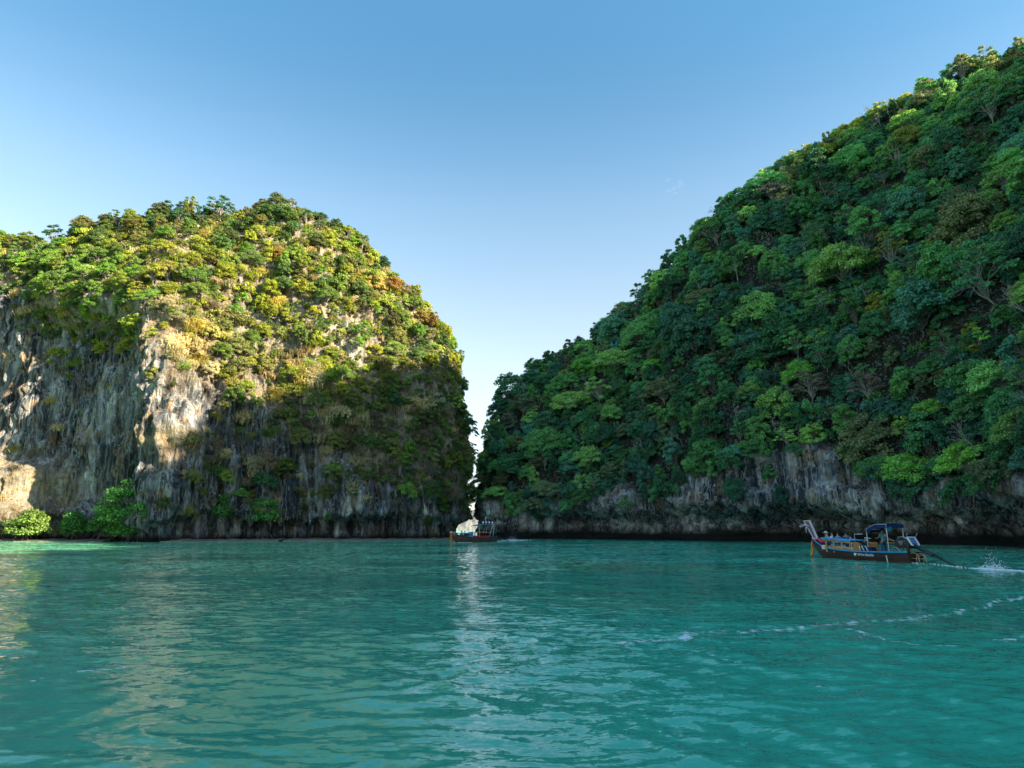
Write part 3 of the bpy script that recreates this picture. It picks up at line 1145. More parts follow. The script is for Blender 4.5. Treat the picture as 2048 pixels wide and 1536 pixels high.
class Plant:
    __slots__ = ('p', 'kind', 'var', 's', 'sz', 'rot', 'tint', 'word', 'n', 'px', 'py', 'note', 'side', 'j')

    def __init__(self, p, kind, var, s, rot, tint, word, n, side, sz=None, note=None):
        self.p, self.kind, self.var, self.s, self.rot, self.tint, self.word, self.n, self.side, self.note = p, kind, var, s, rot, tint, word, n, side, note
        self.sz = sz if sz is not None else s
        self.j = 1.0 + ((int(abs(float(p[0]) * 7919 + float(p[1]) * 104729) * 10) % 1000) / 1000.0 - 0.5) * 0.5
        self.px, self.py = [float(q) for q in proj(np.array(p) + (0, 0, HGT[kind] * 0.6 * self.sz))]

    def size(self):
        return RAD[self.kind] * self.s / math.sqrt(self.p[0] ** 2 + self.p[1] ** 2)


HGT = {'round': 5.6, 'spreading': 6.2, 'tall': 7.2, 'airy': 6.8, 'shrub': 1.9, 'bare': 5.0, 'tuft': 1.0, 'vine': 1.0}
RAD = {'round': 3.0, 'spreading': 4.0, 'tall': 2.3, 'airy': 2.9, 'shrub': 1.5, 'bare': 2.0, 'tuft': 0.7, 'vine': 1.2}
NVAR = {k: len(v) for k, v in PIDX.items()}


LEFT_TINT = False


def jitter(col, r, a=0.22):
    v = 1 + r.normal() * a
    v = min(max(v, 0.55), 1.6)
    h = r.normal() * 0.06
    v *= 1.15
    if not LEFT_TINT:
        wm = 1.25 if col[0] > 0.75 * col[1] else 1.9
        col = (col[0] * wm, col[1] * min(wm + 0.15, 2.0), col[2] * 2.1)
    return (max(0.008, col[0] * v * (1 + h)), max(0.01, col[1] * v), max(0.006, col[2] * v * (1 - h)))


def pick(r, table):
    ks = list(table)
    w = np.array([table[k] for k in ks], float)
    return ks[int(r.choice(len(ks), p=w / w.sum()))]


def surf_at(G, Nn, vv, px, py):
    """the visible surface point nearest to a photo pixel"""
    gx, gy = proj(G)
    d = (gx - px) ** 2 + (gy - py) ** 2 + 0.02 * (np.linalg.norm(G, axis=-1)) ** 2 * 0
    d = np.where(vv[None] <= 1.0, d, 1e12)
    i, j = np.unravel_index(np.argmin(d), d.shape)
    return G[i, j].copy(), Nn[i, j].copy()


plants = []
# ---- right mountain, landmark trees first
R2 = np.random.default_rng(21)
LAND_R = [  # px, py of the crown, kind, scale, colour, note
    (1700, 520, 'spreading', 1.75, 'light', 'largest spreading pale green tree with bare limbs showing, halfway up the mountain'),
    (1515, 610, 'round', 1.45, 'light', 'big domed light green crown, left of the largest spreading tree'),
    (1235, 705, 'spreading', 1.25, 'light', 'pale green flat crowned tree high on the far shoulder of the mountain'),
    (1050, 795, 'spreading', 0.95, 'olive', 'olive flat topped tree nearest the gap on the mountain shoulder'),
    (1145, 790, 'spreading', 1.05, 'light', 'flat crowned tree on a forked pale trunk above the far boat'),
    (1312, 722, 'spreading', 0.8, 'bright', 'small bright green tuft of a tree glowing among dark crowns'),
    (1575, 385, 'airy', 0.95, 'gold', 'golden topped tree on the upper slope just below the ridge'),
    (1945, 440, 'round', 1.75, 'olive', 'broad olive crown at the upper right edge of the forest'),
    (1900, 530, 'round', 1.5, 'mid', 'bushy mid green crown under the broad olive one at right'),
    (1860, 610, 'round', 1.6, 'bluish', 'rounded bluish green crown draped over the steep slope at right'),
    (1625, 770, 'airy', 1.0, 'brown', 'brownish thin crowned tree in the middle of the dark slope'),
    (1740, 775, 'airy', 0.95, 'brown', 'reddish brown tinged tree in the middle of the dark slope'),
    (1600, 740, 'round', 0.9, 'bright', 'fresh green round crown above the reddish tinged trees'),
    (1820, 940, 'spreading', 1.0, 'bright', 'bright green tree hanging out over the rock wall behind the near boat'),
    (1950, 920, 'spreading', 0.9, 'bright', 'bright green tree leaning out above the rock wall at far right'),
    (1960, 760, 'round', 1.3, 'mid', 'layered mid green crown low on the slope at right'),
    (1350, 610, 'round', 1.2, 'bluish', 'bluish round crown close under the skyline of the mountain'),
    (1130, 940, 'spreading', 1.0, 'mid', 'green tree with drooping layers above the far rock foot'),
    (1180, 905, 'spreading', 0.9, 'light', 'pale flat tree leaning on a straight pale trunk low on the far slope'),
    (1760, 215, 'airy', 1.0, 'yellow', 'sunlit yellow green tree on the crest of the ridge'),
    (1720, 240, 'round', 0.9, 'yellow', 'sunlit round yellow tree just under the crest of the ridge'),
    (1810, 225, 'round', 0.8, 'gold', 'low golden tree on the crest, right of the sunlit yellow one'),
    (1650, 290, 'round', 0.9, 'yellow', 'sunlit yellow crown where the ridge steps down'),
    (1570, 345, 'tall', 0.8, 'gold', 'sunlit golden crown leaning left on the lower ridge'),
    (1930, 125, 'airy', 1.15, 'olive', 'dark airy tree leaning left on the highest part of the crest'),
    (1990, 120, 'round', 0.9, 'gold', 'golden lit tree close to the top right of the crest'),
    (1560, 800, 'round', 1.15, 'light', 'pale green rounded crown in the centre of the dark slope'),
    (1420, 900, 'round', 1.0, 'mid', 'green crown overhanging the left end of the rock wall'),
]
for px, py, kind, s, col, note in LAND_R:
    p, n = surf_at(GR2, NR, vr, px, py + HGT[kind] * s * 0.55 * F / 130.0)
    p[2] -= 0.4
    plants.append(Plant(p, kind, int(R2.integers(NVAR[kind])), s, lean(n, 0.35, R2), jitter(GREENS[col], R2, 0.05), WORD[col], n, 'R', note=note))
for px, py, s in ((1285, 905, 0.75), (1030, 885, 0.8), (1480, 845, 0.95), (1480, 560, 0.9), (1180, 470 + 300, 0.7), (1990, 900, 0.9), (1560, 865, 0.7), (1100, 935, .6), (1380, 880, .7)):
    p, n = surf_at(GR2, NR, vr, px, py + 12)
    plants.append(Plant(p + n * 2.2, 'bare', int(R2.integers(4)), s, lean(n, 0.9, R2), (1, 1, 1), 'bare', n, 'R'))

P, I, J = surface_samples(GR2, 30000, 22)
Nn = NR[I, J]
gx, gy = proj(P)
wl_ = wall_right(gx)
vcoord = vr[J]
r = R2
above = sm(wl_ - gy, -18, 14)
vis = (vcoord <= 1.35)
# chance under the wall line: a few hanging clumps only
prob = np.where(vcoord <= 1, above + 0.035 * (P[:, 2] > 5), 1.0)
clump = fbm(P / np.array((9.0, 9.0, 9.0)), 2)
ok = (r.random(len(P)) < prob) & vis & (P[:, 2] > 3.5)
offframe = (gx > 2300) | (P[:, 1] < 30)
ok &= ~(offframe & (r.random(len(P)) < 0.6))
P, Nn, gx, gy, wl_, clump, vcoord = P[ok], Nn[ok], gx[ok], gy[ok], wl_[ok], clump[ok], vcoord[ok]
want = np.clip(0.80 + 0.65 * clump + r.normal(size=len(P)) * 0.30, 0.38, 1.6)
want = np.where(gy > wl_ - 30, np.minimum(want, 0.7), want)
want = np.where(vcoord > 0.93, np.minimum(want, 0.88), want)
keep = thin(np.concatenate([[pl.p for pl in plants], P]), np.concatenate([[4.6 * pl.s for pl in plants], 3.5 * want]))
keep = keep[keep >= len(plants)] - len(plants)
huef = fbm(P / 14.0 + 50, 2)
for i in keep:
    w = want[i]
    bank = huef[i]
    if w < 0.62:
        kind = pick(r, {'round': 3, 'tall': 2, 'shrub': 1, 'airy': 1})
        s = w * (1.0 if kind != 'shrub' else 1.9)
    else:
        kind = pick(r, {'round': 4, 'spreading': 3.0, 'tall': 2.4, 'airy': 1.6})
        s = w * r.uniform(0.85, 1.1)
    if bank > 0.12:
        col = pick(r, {'mid': 4, 'light': 2.6, 'deep': 2.4, 'olive': 1.6, 'bright': 0.6, 'dark': 0.9, 'yellow': 0.2})
    elif bank < -0.12:
        col = pick(r, {'dark': 5, 'bluish': 4, 'deep': 3, 'mid': 1})
    else:
        col = pick(r, {'deep': 4, 'mid': 3, 'bluish': 2, 'dark': 3, 'light': 0.7, 'olive': 0.9, 'yellow': 0.15, 'brown': 0.2})
    if vcoord[i] > 0.93 and r.random() < 0.45:
        kind = pick(r, {'airy': 3, 'spreading': 2, 'tall': 1})
        s = r.uniform(0.5, 0.95)
    if vcoord[i] > 0.9 and 1500 < gx[i] < 2030:
        col = pick(r, {'olive': 3, 'yellow': 3, 'mid': 2, 'gold': 0.8})
    if kind == 'spreading' and r.random() < 0.4:
        col = pick(r, {'light': 2, 'mid': 3, 'olive': 1})
    p = P[i] - (0, 0, 0.5)
    plants.append(Plant(p, kind, int(r.integers(NVAR[kind])), s, lean(Nn[i], r.uniform(0.25, 0.6), r), jitter(GREENS[col], r), WORD[col], Nn[i], 'R', sz=s * r.uniform(0.8, 1.15)))

# low growth that fills between the crowns
P, I, J = surface_samples(GR2, 16000, 24)
Nn = NR[I, J]
gx, gy = proj(P)
vcoord = vr[J]
prob = sm(wall_right(gx) - gy, -34, 6) + 0.02
clump = fbm(P / 7.0 + 3, 2)
ok = (r.random(len(P)) < prob) & (P[:, 2] > 4) & (vcoord <= 1.2) & (gx < 2300) & (P[:, 1] > 30)
P, Nn, clump = P[ok], Nn[ok], clump[ok]
keep = thin(P, np.full(len(P), 1.7))
for i in keep:
    col = pick(r, {'dark': 3, 'deep': 3, 'bluish': 2, 'mid': 1.5 + 3 * max(0, clump[i]), 'olive': 0.8, 'light': 0.3})
    q_ = r.random()
    kind = 'shrub' if q_ < 0.68 else ('vine' if q_ < 0.95 else 'bare')
    s = r.uniform(0.8, 1.6)
    if kind == 'bare':
        s = r.uniform(0.4, 0.8)
        plants.append(Plant(P[i] + Nn[i] * 2.0, 'bare', int(r.integers(4)), s, lean(Nn[i], 1.0, r), (1, 1, 1), 'bare', Nn[i], 'R'))
        continue
    plants.append(Plant(P[i] - Nn[i] * 0.2, kind, int(r.integers(NVAR[kind])), s, lean(Nn[i], r.uniform(0.6, 1.6), r), jitter(GREENS[col], r), WORD[col], Nn[i], 'R', sz=s * r.uniform(0.8, 1.3)))

# ---- left headland
LEFT_TINT = True
GREENS.update({'yellow': (0.245, 0.275, 0.030), 'light': (0.165, 0.230, 0.042), 'mid': (0.090, 0.155, 0.036), 'bright': (0.140, 0.250, 0.034), 'olive': (0.165, 0.172, 0.048),
               'orange': (0.290, 0.185, 0.045), 'tan': (0.380, 0.315, 0.175), 'gold': (0.370, 0.310, 0.085), 'brown': (0.165, 0.130, 0.080)})
R3 = np.random.default_rng(31)
r = R3
LAND_L = [
    (440, 412, 'airy', 1.15, 'deep', 'tall airy tree standing highest on the left headland skyline'),
    (362, 428, 'spreading', 0.62, 'deep', 'small flat crowned tree left of the highest skyline tree'),
    (270, 445, 'round', 0.9, 'olive', 'broad olive crown on the middle of the left skyline'),
    (105, 450, 'airy', 0.95, 'deep', 'open crowned tree standing up from the left end of the skyline'),
    (148, 455, 'tall', 0.5, 'deep', 'small pointed tree right of the open crowned skyline tree'),
    (25, 478, 'round', 0.6, 'olive', 'low olive tree on the skyline at the far left'),
    (540, 420, 'round', 0.75, 'mid', 'round green tree on the summit of the headland'),
    (575, 425, 'round', 0.8, 'mid', 'dense green tree at the right end of the summit'),
    (610, 430, 'airy', 0.6, 'deep', 'thin tree where the summit starts to drop to the right'),
    (765, 520, 'round', 0.7, 'dark', 'dark rounded tree on the right shoulder of the headland skyline'),
    (750, 560, 'round', 0.75, 'gold', 'golden leaved tree below the dark one on the right shoulder'),
    (855, 625, 'round', 0.8, 'gold', 'golden brown leaved bushy tree on the steep right skyline'),
    (905, 725, 'round', 0.7, 'olive', 'olive tree clinging to the upper right edge of the headland'),
    (450, 540, 'round', 0.75, 'yellow', 'yellow green dome of leaves in the sunlit upper slope'),
    (385, 520, 'round', 0.7, 'yellow', 'yellow crown left of the sunlit dome'),
    (335, 540, 'tall', 0.7, 'gold', 'upright golden yellow tree in the sunlit upper slope'),
    (330, 610, 'spreading', 0.6, 'tan', 'tan thin leaved tree at the edge of the shaded wall'),
    (440, 700, 'round', 0.7, 'light', 'pale green bushy tree on the sunlit middle slope'),
    (215, 540, 'spreading', 0.7, 'bright', 'bright layered tree on the brow above the shaded wall'),
    (150, 575, 'spreading', 0.6, 'bright', 'leaning layered tree left on the brow above the shaded wall'),
    (185, 605, 'spreading', 0.55, 'bright', 'small layered tree hanging over the shaded wall'),
    (820, 840, 'round', 0.7, 'bright', 'fresh green round tree in the shaded slope at right'),
    (875, 930, 'round', 0.8, 'mid', 'green bushy tree low above the rock at the right end of the headland'),
    (650, 985, 'spreading', 0.62, 'olive', 'olive low tree growing on the ledge above the tide notch'),
    (935, 850, 'airy', 0.75, 'deep', 'thin dark tree reaching out into the gap'),
    (940, 895, 'airy', 0.6, 'deep', 'second thin tree reaching out into the gap'),
    (934, 935, 'round', 0.6, 'mid', 'rounded green tree closing the middle of the gap'),
    (941, 972, 'round', 0.55, 'mid', 'small green tree at the lip of the gap'),
    (930, 1000, 'round', 0.42, 'deep', 'lowest small tree hanging over the slit of the gap'),
]
first_left = len(plants)
for px, py, kind, s, col, note in LAND_L:
    p, n = surf_at(GL2, NL, vl, min(px, 922), py + HGT[kind] * s * 0.5 * F / 145.0)
    if px > 925:
        q_ = at(px - 8, py, 138.0)
        p = np.array((q_[0], 138.0, q_[2] - HGT[kind] * s * 0.5))
        lr_ = (0.1, 0.55, 0.3)
    else:
        lr_ = lean(n, 0.25, r)
    p[2] -= 0.2
    plants.append(Plant(p, kind, int(r.integers(NVAR[kind])), s, lr_, jitter(GREENS[col], r, 0.05), WORD[col], n, 'L', note=note))
for px, py, s in ((690, 470, 0.75), (720, 490, 0.8), (745, 500, 0.55), (655, 455, .5), (880, 640, 0.5), (300, 630, 0.6), (475, 670, 0.6), (230, 580, .6), (860, 605, .6), (600, 470, .5), (640, 850, .5), (560, 560, .5)):
    p, n = surf_at(GL2, NL, vl, px, py + 14)
    plants.append(Plant(p + n * 0.4, 'bare', int(r.integers(4)), s, lean(n, 0.5, r), (1, 1, 1), 'bare', n, 'L'))

P, I, J = surface_samples(GL2, 60000, 32)
Nn = NL[I, J]
gx, gy = proj(P)
vcoord = vl[J]
den = np.where((vcoord <= 1) & (gx < 960), dens_left(gx, gy), 0.8)
den = np.where((vcoord <= 1) & (gx <= 0), 0.9 * (gy < wall_left(gx)), den)
den = np.clip(den * (1.0 + 0.9 * fbm(P / 4.5, 2)), 0, 1)
den = den * np.where(vcoord > 1.02, 0.35, 1.0) * np.where(gx < -60, 0.3, 1)
ok = (r.random(len(P)) < den ** np.where(gy > 820, np.where(gx < 680, 2.8, 1.8), 1.5)) & (P[:, 2] > 3.0)
P, Nn, gx, gy, vcoord, den = P[ok], Nn[ok], gx[ok], gy[ok], vcoord[ok], den[ok]
want = np.clip(0.95 + 0.35 * fbm(P / 6.0 + 8, 2) + r.normal(size=len(P)) * 0.28, 0.45, 1.55)
seeds = plants[first_left:]
keep = thin(np.concatenate([[pl.p for pl in seeds], P]), np.concatenate([[2.6 * pl.s for pl in seeds], 1.9 * want]))
keep = keep[keep >= len(seeds)] - len(seeds)


def near(px, py, cx, cy, rx, ry):
    return math.exp(-((px - cx) / rx) ** 2 - ((py - cy) / ry) ** 2)


huef = fbm(P / 7.0 + 50, 2)
for i in keep:
    px, py, w = gx[i], gy[i], want[i]
    t = {'light': 4, 'yellow': 5.5, 'olive': 2.4, 'mid': 1.6, 'bright': 2.0, 'orange': 0.12, 'tan': 0.25, 'gold': 0.12, 'brown': 0.15}
    if huef[i] > 0.12:
        t['yellow'] += 3
        t['gold'] += 0.4
    elif huef[i] < -0.12:
        t['mid'] += 2.5
        t['olive'] += 1.5
    if py < 470:
        t = {'mid': 3, 'olive': 3, 'light': 1.5, 'deep': 2, 'yellow': 0.6, 'brown': 0.3}
    if near(px, py, 775, 560, 60, 40) > 0.35 or near(px, py, 850, 630, 40, 40) > 0.4:
        t.update({'orange': 1.5, 'gold': 3})
    if near(px, py, 590, 760, 45, 70) > 0.3 or near(px, py, 390, 700, 60, 60) > 0.35:
        t = {'tan': 4, 'gold': 4, 'yellow': 1, 'light': 0.6}
    if px < 250 and py > 500:
        t = {'bright': 4, 'light': 2.5, 'mid': 3, 'yellow': 0.8}
    if py > 800 + 0.1 * (900 - px) * 0.5:
        t = {'mid': 4, 'olive': 4, 'deep': 1.2, 'light': 3.5, 'bright': 1.5, 'brown': 1.2, 'tan': 1.2}
        if near(px, py, 730, 850, 90, 60) > 0.3:
            t['brown'] += 2.0
            t['tan'] += 2
    col = pick(r, t)
    if col in ('tan', 'gold', 'brown') and r.random() < 0.75:
        kind = 'tuft'
        for _ in range(3):
            q = P[i] + np.cross(Nn[i], r.normal(size=3)) * 0.7
            plants.append(Plant(q, 'tuft', int(r.integers(3)), r.uniform(0.9, 1.7), lean(Nn[i], r.uniform(0.3, 1.3), r), jitter(GREENS[col], r), WORD[col], Nn[i], 'L'))
        continue
    nz = Nn[i][2]
    if nz < 0.12 and r.random() < 0.35:
        kind, s = 'vine', w * 0.9
    elif w > 0.85 and r.random() < 0.5:
        kind, s = pick(r, {'round': 4, 'spreading': 1.5, 'tall': 1.2}), 0.36 + 0.26 * w
    else:
        kind, s = 'shrub', w * r.uniform(0.9, 1.35)
    if vcoord[i] > 0.97:
        kind, s = pick(r, {'round': 3, 'airy': 1, 'shrub': 3}), 0.55
        s = 1.0 if kind == 'shrub' else s * r.uniform(0.7, 1.5)
    plants.append(Plant(P[i] - Nn[i] * 0.15, kind, int(r.integers(NVAR[kind])), s, lean(Nn[i], r.uniform(0.3, 0.8), r), jitter(GREENS[col], r), WORD[col], Nn[i], 'L', sz=s * r.uniform(0.75, 1.2)))
# scattered tufts and small clumps in the crevices
P, I, J = surface_samples(GL2, 26000, 35)
Nn = NL[I, J]
gx, gy = proj(P)
vcoord = vl[J]
den = np.where((gx > 0) & (gx < 960) & (vcoord <= 1), np.clip(dens_left(gx, gy) * 1.2 + 0.03, 0, 1), 0)
ok = (r.random(len(P)) < den * 0.28) & (P[:, 2] > 4)
for i in np.where(ok)[0]:
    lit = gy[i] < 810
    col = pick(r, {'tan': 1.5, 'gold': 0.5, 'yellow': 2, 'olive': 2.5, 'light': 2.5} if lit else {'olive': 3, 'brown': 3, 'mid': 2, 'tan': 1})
    kind = pick(r, {'tuft': 3, 'shrub': 1.4})
    s = r.uniform(0.6, 1.5) if kind == 'tuft' else r.uniform(0.25, 0.5)
    plants.append(Plant(P[i], kind, int(r.integers(NVAR[kind])), s, lean(Nn[i], r.uniform(0.4, 1.4), r), jitter(GREENS[col], r), WORD[col], Nn[i], 'L'))

# ---------------------------------------------------------------- single trees and shrubs, and the masses between them
def in_view(pl):
    return -20 < pl.px < 2068 and 40 < pl.py < 1100 and (pl.p[2] > 0) and (pl.n[1] < 0.35 or pl.note or pl.kind == 'bare')


def place_words(pl):
    x, y = pl.px, pl.py
    if pl.side == 'R':
        if x < 1130:
            a = 'on the shoulder by the gap'
        elif x < 1330:
            a = 'right of the far boat'
        elif x < 1530:
            a = 'on the long middle slope'
        elif x < 1740:
            a = 'above the near boat bow'
        elif x < 1900:
            a = 'above the near boat stern'
        else:
            a = 'at the far right'
        top = np.interp(x, [950, 1010, 1200, 1340, 1560, 1770, 2048], [860, 765, 650, 530, 330, 205, 90])
        wl = float(wall_right(x))
    else:
        if x < 150:
            a = 'at the headland left end'
        elif x < 300:
            a = 'above the shaded wall of the headland'
        elif x < 480:
            a = 'beside the pale rib of the headland'
        elif x < 650:
            a = 'under the headland summit'
        elif x < 800:
            a = 'on the headland right shoulder'
        else:
            a = 'on the headland flank'
        top = np.interp(x, [0, 200, 450, 600, 700, 800, 900, 940], [465, 435, 400, 405, 460, 550, 660, 900])
        wl = float(wall_left(x))
    f = (y - top) / max(60.0, wl - top)
    b = 'skyline' if f < 0.08 else 'highest' if f < 0.28 else 'upper' if f < 0.48 else 'middle' if f < 0.68 else 'lower' if f < 0.88 else 'lowest'
    return a, b


FORM = {'round': 'rounded', 'spreading': 'flat crowned', 'tall': 'upright', 'airy': 'thin leaved', 'shrub': 'bushy', 'bare': 'leafless'}
SIZE = lambda pl: 'big' if pl.size() > 0.026 else ('small' if pl.size() < 0.017 else 'medium')
ORD = {2: ['upper of two', 'lower of two'], 3: ['topmost of three', 'middle of three', 'lowest of three'],

       4: ['topmost of four', 'second highest of four', 'third highest of four', 'lowest of four'],
       5: ['topmost of five', 'second highest of five', 'middle of five', 'second lowest of five', 'lowest of five'],
       6: ['topmost of six', 'second highest of six', 'third highest of six', 'third lowest of six', 'second lowest of six', 'lowest of six']}

trees = [p for p in plants if p.kind in ('round', 'spreading', 'tall', 'airy', 'bare') and in_view(p) and not (p.kind == 'bare' and p.side == 'R' and p.s < 0.68)]
trees.sort(key=lambda p: (p.note is None and p.kind != 'bare', -p.size()))
single = trees[:292]
shr = [p for p in plants if p.kind == 'shrub' and in_view(p) and p.side == 'L']
shr.sort(key=lambda p: -p.size())
single_shrubs = shr[:286]
sid = set(id(p) for p in single) | set(id(p) for p in single_shrubs)


def name_labels(lst, noun, group_fn):
    buckets = {}
    for p in lst:
        if p.note:
            continue
        a, b = place_words(p)
        if noun == 'tree':
            a = {'under the headland summit': 'under the headland summit'}.get(a, a)
        key = (p.word, FORM[p.kind], a, b) if noun == 'tree' else (p.word, SIZE_S(p), a, b)
        buckets.setdefault(key, []).append(p)
    out = {}
    for p in lst:
        if p.note:
            out[id(p)] = p.note
    pos = {'skyline': 'on its skyline', 'highest': 'near its top', 'upper': 'in its upper part', 'middle': 'at mid height', 'lower': 'in its lower part', 'lowest': 'just above the rock'}
    split = {}
    for (w, f, a, b), ms in buckets.items():
        if len(ms) > 6 or (len(ms) > 3 and noun == 'tree'):
            ms.sort(key=lambda p: abs(p.px - 945))
            h = (len(ms) + 1) // 2
            split[(w, f, a, b, 'nearer the gap')] = ms[:h]
            split[(w, f, a, b, 'farther from the gap')] = ms[h:]
        else:
            split[(w, f, a, b, '')] = ms
    for (w, f, a, b, g_), ms in split.items():
        a = a + (' ' + g_ if g_ else '')
        ms.sort(key=lambda p: p.py)
        w2 = '' if w == 'bare' else w + ' '
        for k, p in enumerate(ms):
            if len(ms) == 1:
                out[id(p)] = "%s%s %s %s, %s" % (w2, f, noun, a, pos[b])
            elif len(ms) <= 6:
                out[id(p)] = "%s%s %s, %s %s %s" % (w2, f, noun, ORD[len(ms)][k], pos[b].replace('on its', 'at').replace('near its', 'near').replace('in its ', '').replace('just ', ''), a)
            else:
                out[id(p)] = "%s%s %s, number %d" % (w2, f, noun, k)
    for k in out:
        ws = out[k].split()
        if len(ws) > 16:
            ws = [w for w in ws if w != 'the']
            out[k] = ' '.join(ws[:16])
    return out


def SIZE_S(p):
    return 'large' if p.s > 1.25 else ('middling' if p.s > 1.0 else 'small')


TL = name_labels(single, 'tree', None)
SL_ = name_labels(single_shrubs, 'shrub', None)
tree_group = {'R': 'trees covering the right mountain', 'L': 'trees on the left headland'}
for p in single:
    bare = p.kind == 'bare'
    e = bpy.data.objects.new('bare_tree' if bare else 'broadleaf_tree', None)
    C.objects.link(e)
    e.location = p.p
    e.rotation_euler = p.rot
    e.scale = (p.s * p.j, p.s / p.j, p.sz)
    e.empty_display_size = 0.3
    e['label'] = TL[id(p)]
    e['category'] = 'tree'
    e['group'] = ('bare trees on the ' + ('right mountain' if p.side == 'R' else 'left headland')) if bare else tree_group[p.side]
    if bare:
        link('trunk', BARES[p.var], None, e)
    else:
        crown, trunk = TREES[p.kind][p.var]
        c_ = link('crown', crown, None, e)
        c_['tint'] = [float(q) for q in p.tint]
        link('trunk', trunk, None, e)
for p in single_shrubs:
    o = link('shrub', SHRUBS[p.var], None, None, label=SL_[id(p)], category='shrub', group='shrubs on the left headland')
    o.location = p.p
    o.rotation_euler = p.rot
    o.scale = (p.s * p.j, p.s / p.j, p.sz)
    o['tint'] = [float(q) for q in p.tint]

for side, nm, lab in (('R', 'forest', 'dense forest filling the right mountain between its larger trees'), ('L', 'undergrowth', 'undergrowth of small bushes, vines and dry grass on the left headland')):
    rest = [p for p in plants if p.side == side and id(p) not in sid]
    mass(nm, [p.p for p in rest], [p.rot for p in rest], [(p.s * p.j, p.s / p.j, p.sz) for p in rest], [p.tint for p in rest], [PIDX[p.kind][p.var] for p in rest], lab)
print("PLANTS", len(plants), "single", len(single), len(single_shrubs), "shrubs avail", len(shr), "trees avail", len(trees))
from collections import Counter
print(Counter((p.side, p.kind) for p in plants))
# ---------------------------------------------------------------- boats
class MB:
    def __init__(self):
        self.v, self.f = [], []

    def add(self, V, Fc):
        o = len(self.v)
        self.v += [tuple(map(float, p)) for p in V]
        self.f += [tuple(int(i) + o for i in q) for q in Fc]
        return self

    def box(self, a, b):
        (x0, y0, z0), (x1, y1, z1) = a, b
        V = [(x, y, z) for x in (x0, x1) for y in (y0, y1) for z in (z0, z1)]
        return self.add(V, [(0, 1, 3, 2), (4, 6, 7, 5), (0, 4, 5, 1), (2, 3, 7, 6), (0, 2, 6, 4), (1, 5, 7, 3)])

    def tube(self, pts, r, sides=8, caps=True):
        pts = np.asarray(pts, float)
        rr = [r] * len(pts) if np.isscalar(r) else r
        V, Fc = tube(pts, rr, sides)
        self.add(V, Fc)
        if caps:
            o = len(self.v) - len(V)
            self.f.append(tuple(o + k for k in range(sides))[::-1])
            self.f.append(tuple(o + (len(pts) - 1) * sides + k for k in range(sides)))
        return self

    def beam(self, p0, p1, w, h):
        p0, p1 = Vector(p0), Vector(p1)
        d = (p1 - p0).normalized()
        up = Vector((0, 0, 1)) if abs(d.z) < 0.9 else Vector((1, 0, 0))
        s = d.cross(up).normalized() * w / 2
        u = s.cross(d).normalized() * h / 2
        V = [p + a * s + b * u for p in (p0, p1) for a, b in ((-1, -1), (1, -1), (1, 1), (-1, 1))]
        return self.add(V, [(0, 1, 2, 3), (7, 6, 5, 4), (0, 4, 5, 1), (1, 5, 6, 2), (2, 6, 7, 3), (3, 7, 4, 0)])

    def grid(self, G):
        G = np.asarray(G, float)
        return self.add(G.reshape(-1, 3), grid_faces(*G.shape[:2]))

    def build(self, name, mat, parent=None, bevel=0.0, smooth=False, solid=0.0, **props):
        me = bpy.data.meshes.new(name)
        me.from_pydata(self.v, [], self.f)
        me.update()
        if smooth:
            me.polygons.foreach_set("use_smooth", [True] * len(me.polygons))
        o = link(name, me, mat, parent, **props)
        if solid:
            md = o.modifiers.new("thickness", 'SOLIDIFY')
            md.thickness = solid
            md.offset = 0
        if bevel:
            md = o.modifiers.new("edges", 'BEVEL')
            md.width = bevel
            md.segments = 2
            md.limit_method = 'ANGLE'
        return o


